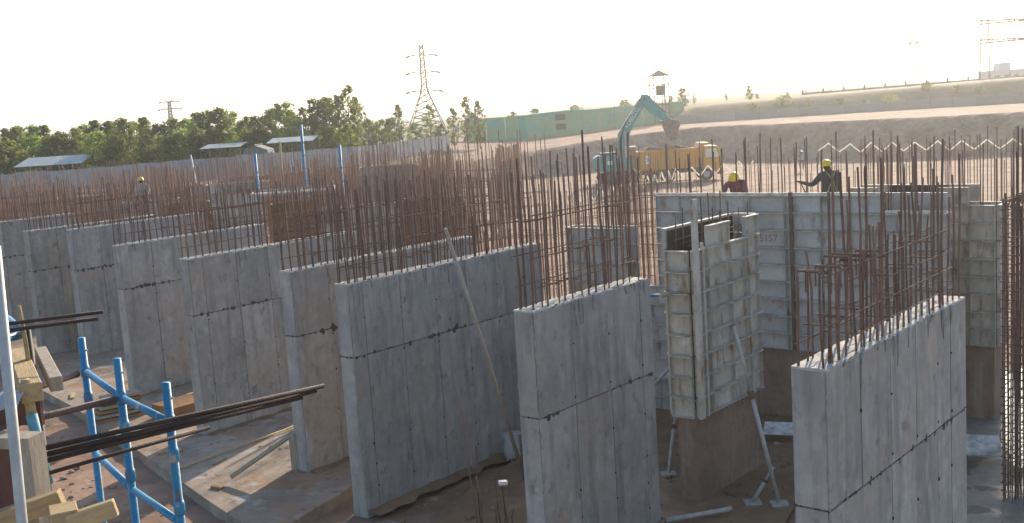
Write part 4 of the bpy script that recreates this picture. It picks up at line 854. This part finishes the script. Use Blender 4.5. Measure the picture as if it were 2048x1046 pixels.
# ------------------------------------------------------------------ pylons
def pylon(label, x, y, z, H, bw_, arms, horns=True, th_=.12, rz=0, m='pylon_steel'):
    t = thing('pylon', label, 'pylon', (x, y, z), rz); waist = .42
    def half(zz): q = zz / H; return bw_ * (1 - q / waist) + .16 * bw_ * q / waist + bw_ * .16 * 0 if q < waist else bw_ * .16 * (1 - .55 * (q - waist) / (1 - waist))
    L4 = MB(); n = 14; zs = [H * .9 * (i / n) for i in range(n + 1)]
    for sx in (-1, 1):
        for sy in (-1, 1): L4.tube([(sx * half(q), sy * half(q), q) for q in zs], th_, 4, False)
    obj('legs', L4.mesh('legs', M[m]), t)
    br = MB()
    for i in range(n):
        a, b = zs[i], zs[i + 1]
        for s in (-1, 1):
            br.tube([(-half(a), s * half(a), a), (half(b), s * half(b), b)], th_ * .55, 4, False); br.tube([(half(a), s * half(a), a), (-half(b), s * half(b), b)], th_ * .55, 4, False)
    tag(obj('lattice', br.mesh('lattice', M[m]), t), kind='stuff')
    for q, ln in arms:
        ar = MB(); zz = q * H; h_ = half(zz)
        for s in (-1, 1):
            ar.tube([(s * h_, -h_, zz), (s * ln * .5, 0, zz + .12)], th_ * .8, 4); ar.tube([(s * h_, -h_, zz + H * .025), (s * ln * .5, 0, zz + .12)], th_ * .6, 4)
        a_ = obj('cross_arm', ar.mesh('cross_arm', M[m]), t); ins = MB()
        for s in (-1, 1): ins.tube([(s * ln * .5, 0, zz + .1), (s * ln * .64, 0, zz - H * .012)], th_ * 1.7, 6)
        obj('insulator', ins.mesh('insulator', M['post_dark']), a_)
    if horns:
        for s in (-1, 1): obj('horn', MB().tube([(0, 0, H * .87), (s * bw_ * .62, 0, H)], th_ * .8, 4).mesh('horn', M[m]), t)
    return t
pylon('tall lattice pylon with three cross arms behind the trees', -16.8, 245, 3.8, 20.4, 3.9, [(.40, 6.4), (.60, 5.9), (.78, 5.5)], True, .15)
pylon('small faint lattice pylon above the left tree row', -98.3, 330, 3.8, 13.3, 3.4, [(.72, 5.6), (.88, 4.8)], True, .14)
p3 = thing('pylon', 'faint two-legged mast with a short cross bar above the right bank', 'pylon', (93, 250, 5))
for s in (-1, 1):
    obj('leg', MB().tube([(s * 1.15, 0, -1), (s * .62, 0, 15.5)], .15, 5).mesh('leg', M['pylon_red']), p3)
obj('cross_bar', MB().tube([(-1.5, 0, 10.7), (1.5, 0, 11.0)], .22, 5).mesh('cross_bar', M['pylon_red']), p3)
p4 = thing('pylon', 'red-armed lattice pylon cut off by the right edge', 'pylon', (69.7, 160, 5.6))
for s in (-1, 1): obj('leg', MB().tube([(s * .75, 0, 0), (s * .5, 0, 9.8)], .10, 5).mesh('leg', M['pylon_steel']), p4)
for z, m_ in ((6.3, 'pylon_red'), (9.0, 'pylon_steel')):
    a_ = MB()
    for dz in (0, .5): a_.tube([(-.7, 0, z + dz), (7, 0, z + .2 + dz * .3)], .12, 5)
    for k in range(9): a_.tube([(-.7 + k * .8, 0, z + .03 * k), (-.3 + k * .8, 0, z + .5 - .02 * k)], .07, 4)
    obj('cross_arm', a_.mesh('cross_arm', M[m_]), p4)

# ------------------------------------------------------------------ trees
def crown_mesh(seed, m, H=6.0, Rr=1.5, n=1500, low=.12, leaf=.22, gaps=.0, pointed=.6):
    r = random.Random(seed); b = MB(); cl = []
    for i in range(64):
        t = low + (1 - low) * (i + .5) / 64; prof = math.sin(math.pi * min(1, (t - low) / (1 - low) * .82 + .14)) ** pointed
        a = r.uniform(0, 6.28); q = Rr * prof * r.uniform(.25, .95)
        cl.append((Vector((q * math.cos(a), q * math.sin(a), t * H)), r.uniform(.16, .46) * Rr * (.5 + .5 * prof)))
    for i in range(n):
        c, rad = r.choice(cl); d = Vector((r.gauss(0, 1), r.gauss(0, 1), r.gauss(0, 1))).normalized() * rad * r.uniform(.45, 1.08)
        p = c + Vector((d.x, d.y, d.z * .85)); nrm = (d.normalized() + Vector((r.uniform(-.8, .8), r.uniform(-.8, .8), r.uniform(-.5, .8)))).normalized()
        a = nrm.orthogonal().normalized(); bb_ = nrm.cross(a); th = r.uniform(0, 6.28); e = (a * math.cos(th) + bb_ * math.sin(th)); f_ = nrm.cross(e); s = leaf * r.uniform(.6, 1.35)
        b.quad(p - e * s, p + f_ * s * .55, p + e * s, p - f_ * s * .55)
    return b.mesh('crown', M[m])
def trunk_mesh(seed, H=6.0, Rr=1.5):
    r = random.Random(seed); b = MB().tube([(0, 0, -.3), (.05, .02, H * .35), (r.uniform(-.2, .2), r.uniform(-.2, .2), H * .85)], [.11, .085, .02], 6)
    for i in range(7):
        z = H * r.uniform(.2, .75); a = r.uniform(0, 6.28); l = Rr * r.uniform(.5, .9); b.tube([(0, 0, z), (l * math.cos(a), l * math.sin(a), z + H * r.uniform(.08, .2))], [.04, .012], 5)
    return b.mesh('trunk', M['bark'])
DENSE = [crown_mesh(20 + i, ('leaf_mid', 'leaf_dark', 'leaf_mid', 'leaf_light')[i], n=3200, Rr=1.6 + .1 * i, leaf=.145, low=.06) for i in range(4)]
AIRY = [crown_mesh(40 + i, ('leaf_dark', 'leaf_mid', 'leaf_dark')[i], n=1500, Rr=1.25, leaf=.13, low=.16, pointed=.8) for i in range(3)]
TRK = [trunk_mesh(60 + i) for i in range(3)]
def tree(label, x, y, zb, top, kind, k, wd=1.0, group=None):
    s = (top - zb) / 6.2; t = thing('tree', label, 'tree', (x, y, zb), rnd.uniform(0, 6.28), group)
    obj('trunk', TRK[k % 3], t, (0, 0, 0), (0, 0, 0), (s * wd, s * wd, s)); obj('crown', (DENSE if kind == 'd' else AIRY)[k % (4 if kind == 'd' else 3)], t, (0, 0, 0), (0, 0, 0), (s * wd, s * wd, s))
    return t
def hor(x): return 219 - .065 * (x - 1024)
def px(x, y, Y):                       # measured picture position -> x and z at depth Y
    d = F * 2200 + RX * (x - 1024) - UP * (y - 523); d = d / d.y; return d.x * Y, 6.8 + d.z * Y
rowtops = [(-15, 265), (12, 256), (32, 252), (62, 250), (88, 248), (118, 262), (150, 255), (168, 248), (190, 238), (216, 241), (242, 236), (270, 242), (288, 232), (318, 246), (345, 236), (372, 236), (390, 223), (408, 220), (437, 214), (460, 222), (487, 231), (513, 230), (540, 216), (566, 203), (585, 222)]
for i, (tx, ty) in enumerate(rowtops):
    Y = rnd.uniform(94, 104); x, zt = px(tx, ty, Y); tree('bushy green tree in the dense row behind the sheet fence', x, Y, 2.9, zt, 'd', i, 1.0, 'tree row behind the fence')
for i in range(22):
    tx = -10 + i * 33 + rnd.uniform(-8, 8); Y = rnd.uniform(88.5, 92) if not (20 < tx < 190 or 380 < tx < 640) else 94; x, zt = px(tx, 275 - tx * .035 + rnd.uniform(-6, 14), Y)
    tree('lower bushy tree in front of the dense tree row', x, Y, 2.8, zt, 'd', i * 3 + 1, 1.25, 'undergrowth trees at the fence')
singles = [(602, 212, 100, 'a', 'slim tree just left of the tall loose-crowned group'), (632, 196, 98, 'd', 'broad dark tree, leftmost of the tall group'), (652, 193, 101, 'd', 'second tall tree of the highest group'), (672, 186, 99, 'a', 'tall airy tree beside the highest one'), (693, 168, 100, 'a', 'highest tree of the row with loose airy crown'), (709, 190, 102, 'a', 'airy tree at the right flank of the highest one'),
    (735, 237, 108, 'd', 'low round tree right of the tall group'), (761, 238, 110, 'd', 'second low round tree right of the tall group'), (794, 206, 112, 'a', 'slim conical tree left of the tall pylon'), (780, 236, 114, 'd', 'low bushy tree at the foot of the slim conical one'), (857, 207, 120, 'a', 'narrow tree standing before the tall pylon'), (830, 246, 118, 'd', 'light low bush left of the pylon foot'), (880, 246, 120, 'd', 'light low bush right of the pylon foot'), (904, 214, 122, 'a', 'thin tree right of the pylon, first of three'), (930, 190, 124, 'a', 'leaning thin tree right of the pylon, tallest of three'), (954, 199, 124, 'a', 'thin tree right of the pylon, nearest the green fence'),
    (1025, 222, 170, 'd', 'small far bush above the green fence at its left end'), (1070, 216, 175, 'd', 'far shrub peeking above the middle of the green fence'), (1150, 209, 175, 'd', 'far tree top above the teal shed roof'), (1250, 198, 168, 'd', 'dark small tree above the green fence behind the boom'), (1342, 190, 152, 'a', 'little tree at the foot of the watchtower'), (1365, 175, 165, 'd', 'yellow-green tree right of the watchtower'), (1388, 184, 166, 'a', 'thin small tree next to the yellow-green one'), (1452, 178, 172, 'a', 'slim lone tree above the boundary wall'), (1497, 170, 172, 'd', 'broad tree above the boundary wall'), (1514, 186, 173, 'd', 'low tree against the broad one above the boundary wall'), (1575, 183, 178, 'd', 'pale hazy tree at the embankment start'), (1612, 178, 180, 'a', 'slim hazy tree on the embankment'), (1636, 182, 180, 'd', 'bushy hazy tree on the embankment'), (1662, 179, 180, 'd', 'last hazy tree on the embankment before the pylon')]
for i, (tx, ty, Y, kd, lab) in enumerate(singles):
    x, zt = px(tx, ty, Y); zb = height(x, Y) - .1; tree(lab, x, Y, zb, zt, kd, i, .85 if kd == 'a' else (1.0 if Y < 130 else 1.3))
for i in range(9):
    tx = 1500 + i * 58 + rnd.uniform(-10, 10); Y = 146.5 + rnd.uniform(-2, 1.5); x, _ = px(tx, 200, Y); zb = height(x, Y) - .1
    tree('low scrub bush on the right embankment slope', x, Y, zb, zb + rnd.uniform(.7, 1.5), 'd', i + 2, 2.6, 'scrub on the embankment')
# far hills
hl = MB(); n = 90
for i in range(n + 1):
    x = -1600 + 3600 * i / n; h = 12 + 9 * mn.noise(Vector((i * .21, 0, 5))) + 4 * mn.noise(Vector((i * .9, 0, 5)))
    hl.v += [(x, 1700, 0), (x, 1760, max(5, h)), (x, 2000, 0)]
for i in range(n): a = i * 3; hl.f += [(a, a + 3, a + 4, a + 1), (a + 1, a + 4, a + 5, a + 2)]
tag(obj('hills', hl.mesh('hills', M['hill'], True)), kind='structure')

# ------------------------------------------------------------------ workers
def person(label, x, y, z, rz, pose, shirt, trousers, helmet, harness=False, height_=1.70, group='site workers'):
    th = thing('person', label, 'person', (x, y, z), rz, group)
    J_ = dict(pel=(0, 0, .95), sp=(0, 0, 1.15), ch=(0, 0, 1.36), nk=(0, 0, 1.48), hd=(0, .02, 1.58), ht=(0, .03, 1.70),
              hl=(-.10, 0, .90), kl=(-.11, .03, .50), al=(-.11, -.02, .09), tl=(-.12, .14, .04), hr=(.10, 0, .90), kr=(.11, .03, .50), ar=(.11, -.02, .09), tr=(.12, .14, .04),
              sl=(-.19, 0, 1.41), el=(-.26, .0, 1.14), wl=(-.25, .12, .92), sr=(.19, 0, 1.41), er=(.26, 0, 1.14), wr=(.25, .12, .92))
    J_.update(pose)
    rad = dict(pel=.165, sp=.16, ch=.19, nk=.06, hd=.092, ht=.07, hl=.095, kl=.065, al=.045, tl=.04, hr=.095, kr=.065, ar=.045, tr=.04, sl=.09, el=.062, wl=.038, sr=.09, er=.062, wr=.038)
    E_ = [('pel', 'sp'), ('sp', 'ch'), ('ch', 'nk'), ('nk', 'hd'), ('hd', 'ht'), ('pel', 'hl'), ('hl', 'kl'), ('kl', 'al'), ('al', 'tl'), ('pel', 'hr'), ('hr', 'kr'), ('kr', 'ar'), ('ar', 'tr'), ('ch', 'sl'), ('sl', 'el'), ('el', 'wl'), ('ch', 'sr'), ('sr', 'er'), ('er', 'wr')]
    V = {k: Vector(v) for k, v in J_.items()}
    for s, el, wr in (('l', 'el', 'wl'), ('r', 'er', 'wr')):          # palm, four fingers and a thumb
        d = (V[wr] - V[el]).normalized(); a = d.cross(Vector((0, 0, 1)) if abs(d.z) < .8 else Vector((1, 0, 0))).normalized(); c_ = d.cross(a)
        V['p' + s] = V[wr] + d * .07; rad['p' + s] = .034; E_.append((wr, 'p' + s))
        for k in range(4):
            n1, n2 = 'f%s%d' % (s, k), 'g%s%d' % (s, k); V[n1] = V['p' + s] + d * .055 + a * (.025 * (k - 1.5)); V[n2] = V[n1] + d * (.03 + .008 * (k in (1, 2))) + c_ * .02
            rad[n1] = .010; rad[n2] = .008; E_ += [('p' + s, n1), (n1, n2)]
        V['t' + s] = V[wr] + d * .05 + a * .055; rad['t' + s] = .010; E_.append((wr, 't' + s))
    keys = list(V); me = bpy.data.meshes.new('body'); me.from_pydata([tuple(V[k]) for k in keys], [(keys.index(a), keys.index(b)) for a, b in E_], [])
    cm = cloth('clothes_' + label[:12].replace(' ', '_'), shirt, trousers); me.materials.append(cm)
    bo = obj('body', me, th, (0, 0, 0), (0, 0, 0), (height_ / 1.74,) * 3)
    sk_ = bo.modifiers.new('skin', 'SKIN'); sk_.use_smooth_shade = True
    for i, k in enumerate(keys): sv = me.skin_vertices[0].data[i]; sv.radius = (rad[k], rad[k] * (.75 if k in ('ch', 'sp', 'pel') else 1)); sv.use_root = (k == 'pel')
    bo.modifiers.new('sub', 'SUBSURF').levels = 1; bo.modifiers['sub'].render_levels = 2
    ht = V['hd']; hb = MB(); rings = 6; seg = 14
    for i in range(rings + 1):
        ph = math.pi / 2 * i / rings
        for k in range(seg): a = 2 * math.pi * k / seg; hb.v.append((.135 * math.cos(ph) * math.cos(a), .155 * math.cos(ph) * math.sin(a), .135 * math.sin(ph)))
    for i in range(rings):
        for k in range(seg): hb.f.append((i * seg + k, i * seg + (k + 1) % seg, (i + 1) * seg + (k + 1) % seg, (i + 1) * seg + k))
    b0 = len(hb.v)
    for k in range(seg): a = 2 * math.pi * k / seg; s = 1.12 + .28 * max(0, math.sin(a)) ** 2; hb.v.append((.135 * s * math.cos(a), .155 * s * math.sin(a), -.018))
    for k in range(seg): hb.f.append((b0 + k, b0 + (k + 1) % seg, (k + 1) % seg, k))
    sc_ = height_ / 1.74; tilt = V['ht'] - V['hd']
    hm = obj('helmet', hb.mesh('helmet', M[helmet], True), th, (V['hd'] + tilt * .45) * sc_, (-math.atan2(tilt.y, tilt.z) + .1, 0, 0), (sc_,) * 3)
    fc = MB().blob((0, 0, 0), .02, 6, 4, .05)
    nose = obj('nose', fc.mesh('nose', cm), bo, V['hd'] + Vector((0, .105, .0)))
    if harness:
        st_ = MB()
        for s in (-1, 1):
            st_.tube([(s * .12, -.10, 1.02), (s * .03, -.145, 1.25), (-s * .11, -.08, 1.47), (-s * .12, .10, 1.38), (s * .1, .13, 1.05)], .018, 5)
        st_.tube([(.17, 0, 1.0), (.1, .13, 1.0), (-.1, .13, 1.0), (-.17, 0, 1.0), (-.1, -.13, 1.0), (.1, -.13, 1.0), (.17, 0, 1.0)], .02, 5)
        obj('harness', st_.mesh('harness', M['strap']), th, (0, 0, 0), (0, 0, 0), (sc_,) * 3)
    return th
person('worker in dark jacket and yellow helmet with harness, arm out, above the long form wall', 7.14, 24.4, 3.55, R(20), dict(el=(-.40, .06, 1.20), wl=(-.60, .14, 1.27), er=(.29, .02, 1.13), wr=(.26, .14, .93), hd=(-.02, .03, 1.57), ht=(-.03, .05, 1.68)), (.055, .05, .055), (.05, .05, .06), 'helmet_yellow', True)
person('worker in plum shirt and yellow helmet stooping behind the long form wall', 5.56, 26.6, 3.5, R(160), dict(sp=(0, .12, 1.1), ch=(0, .3, 1.22), nk=(0, .38, 1.28), hd=(0, .45, 1.36), ht=(0, .5, 1.46), sl=(-.19, .3, 1.26), sr=(.19, .3, 1.26), el=(-.28, .42, 1.02), er=(.28, .42, 1.02), wl=(-.2, .55, .85), wr=(.2, .55, .85)), (.16, .055, .085), (.05, .04, .05), 'helmet_yellow')
person('far worker in grey shirt and white helmet on the pit floor', 25.9, 96.5, -.15, R(170), {}, (.28, .27, .29), (.06, .06, .07), 'helmet_white', False, 1.8)
person('far worker in pale shirt and yellow helmet among left rebar cages', -16.05, 48.5, 3.2, R(-150), dict(el=(-.3, .1, 1.15), wl=(-.2, .3, 1.05)), (.33, .33, .34), (.04, .04, .05), 'helmet_yellow')
wp = thing('work_platform', 'plank platform behind the long form wall', 'platform', (3.5, 25.7, 0), VA)
for i in range(4): obj('plank', MB().box(.6, 5.4, .1 + i * .27, .34 + i * .27, 3.46, 3.5).mesh('plank', M['timber_grey']), wp)
for x in (.8, 3, 5.2): obj('post', MB().tube([(x, .15, -.2), (x, .15, 3.46)], .03, 6).tube([(x, 1.1, -.2), (x, 1.1, 3.46)], .03, 6).mesh('post', M['rust_tube']), wp)
wq = thing('work_platform', 'small plank platform under the far worker in pale shirt', 'platform', (-16.05, 48.6, 0), 0)
obj('plank', MB().box(-.7, .7, -.4, .4, 3.15, 3.19).mesh('plank', M['timber_grey']), wq)
for x in (-.6, .6): obj('post', MB().tube([(x, 0, -.2), (x, 0, 3.15)], .03, 6).mesh('post', M['rust_tube']), wq)

# chalk lettering on the long form wall
obj('lettering', text_mesh('S1S7', .22, 'red_text', .002), Lf, (2.74, -.024, 3.76), (R(90), 0, 0))

# ------------------------------------------------------------------ haze: dusty air round the whole site
hz = MB().box(-2500, 2500, -80, 2500, -3, 42); hm_ = bpy.data.materials.new('haze'); hm_.use_nodes = True
hn = hm_.node_tree.nodes; hn.remove(hn['Principled BSDF']); pv = hn.new('ShaderNodeVolumePrincipled')
pv.inputs['Color'].default_value = (.93, .92, .92, 1); pv.inputs['Density'].default_value = .0007; pv.inputs['Anisotropy'].default_value = .72
hm_.node_tree.links.new(pv.outputs[0], hn['Material Output'].inputs['Volume'])
tag(obj('haze', hz.mesh('haze', hm_)), 'thin dusty haze filling the air over the site', None, None, 'stuff')
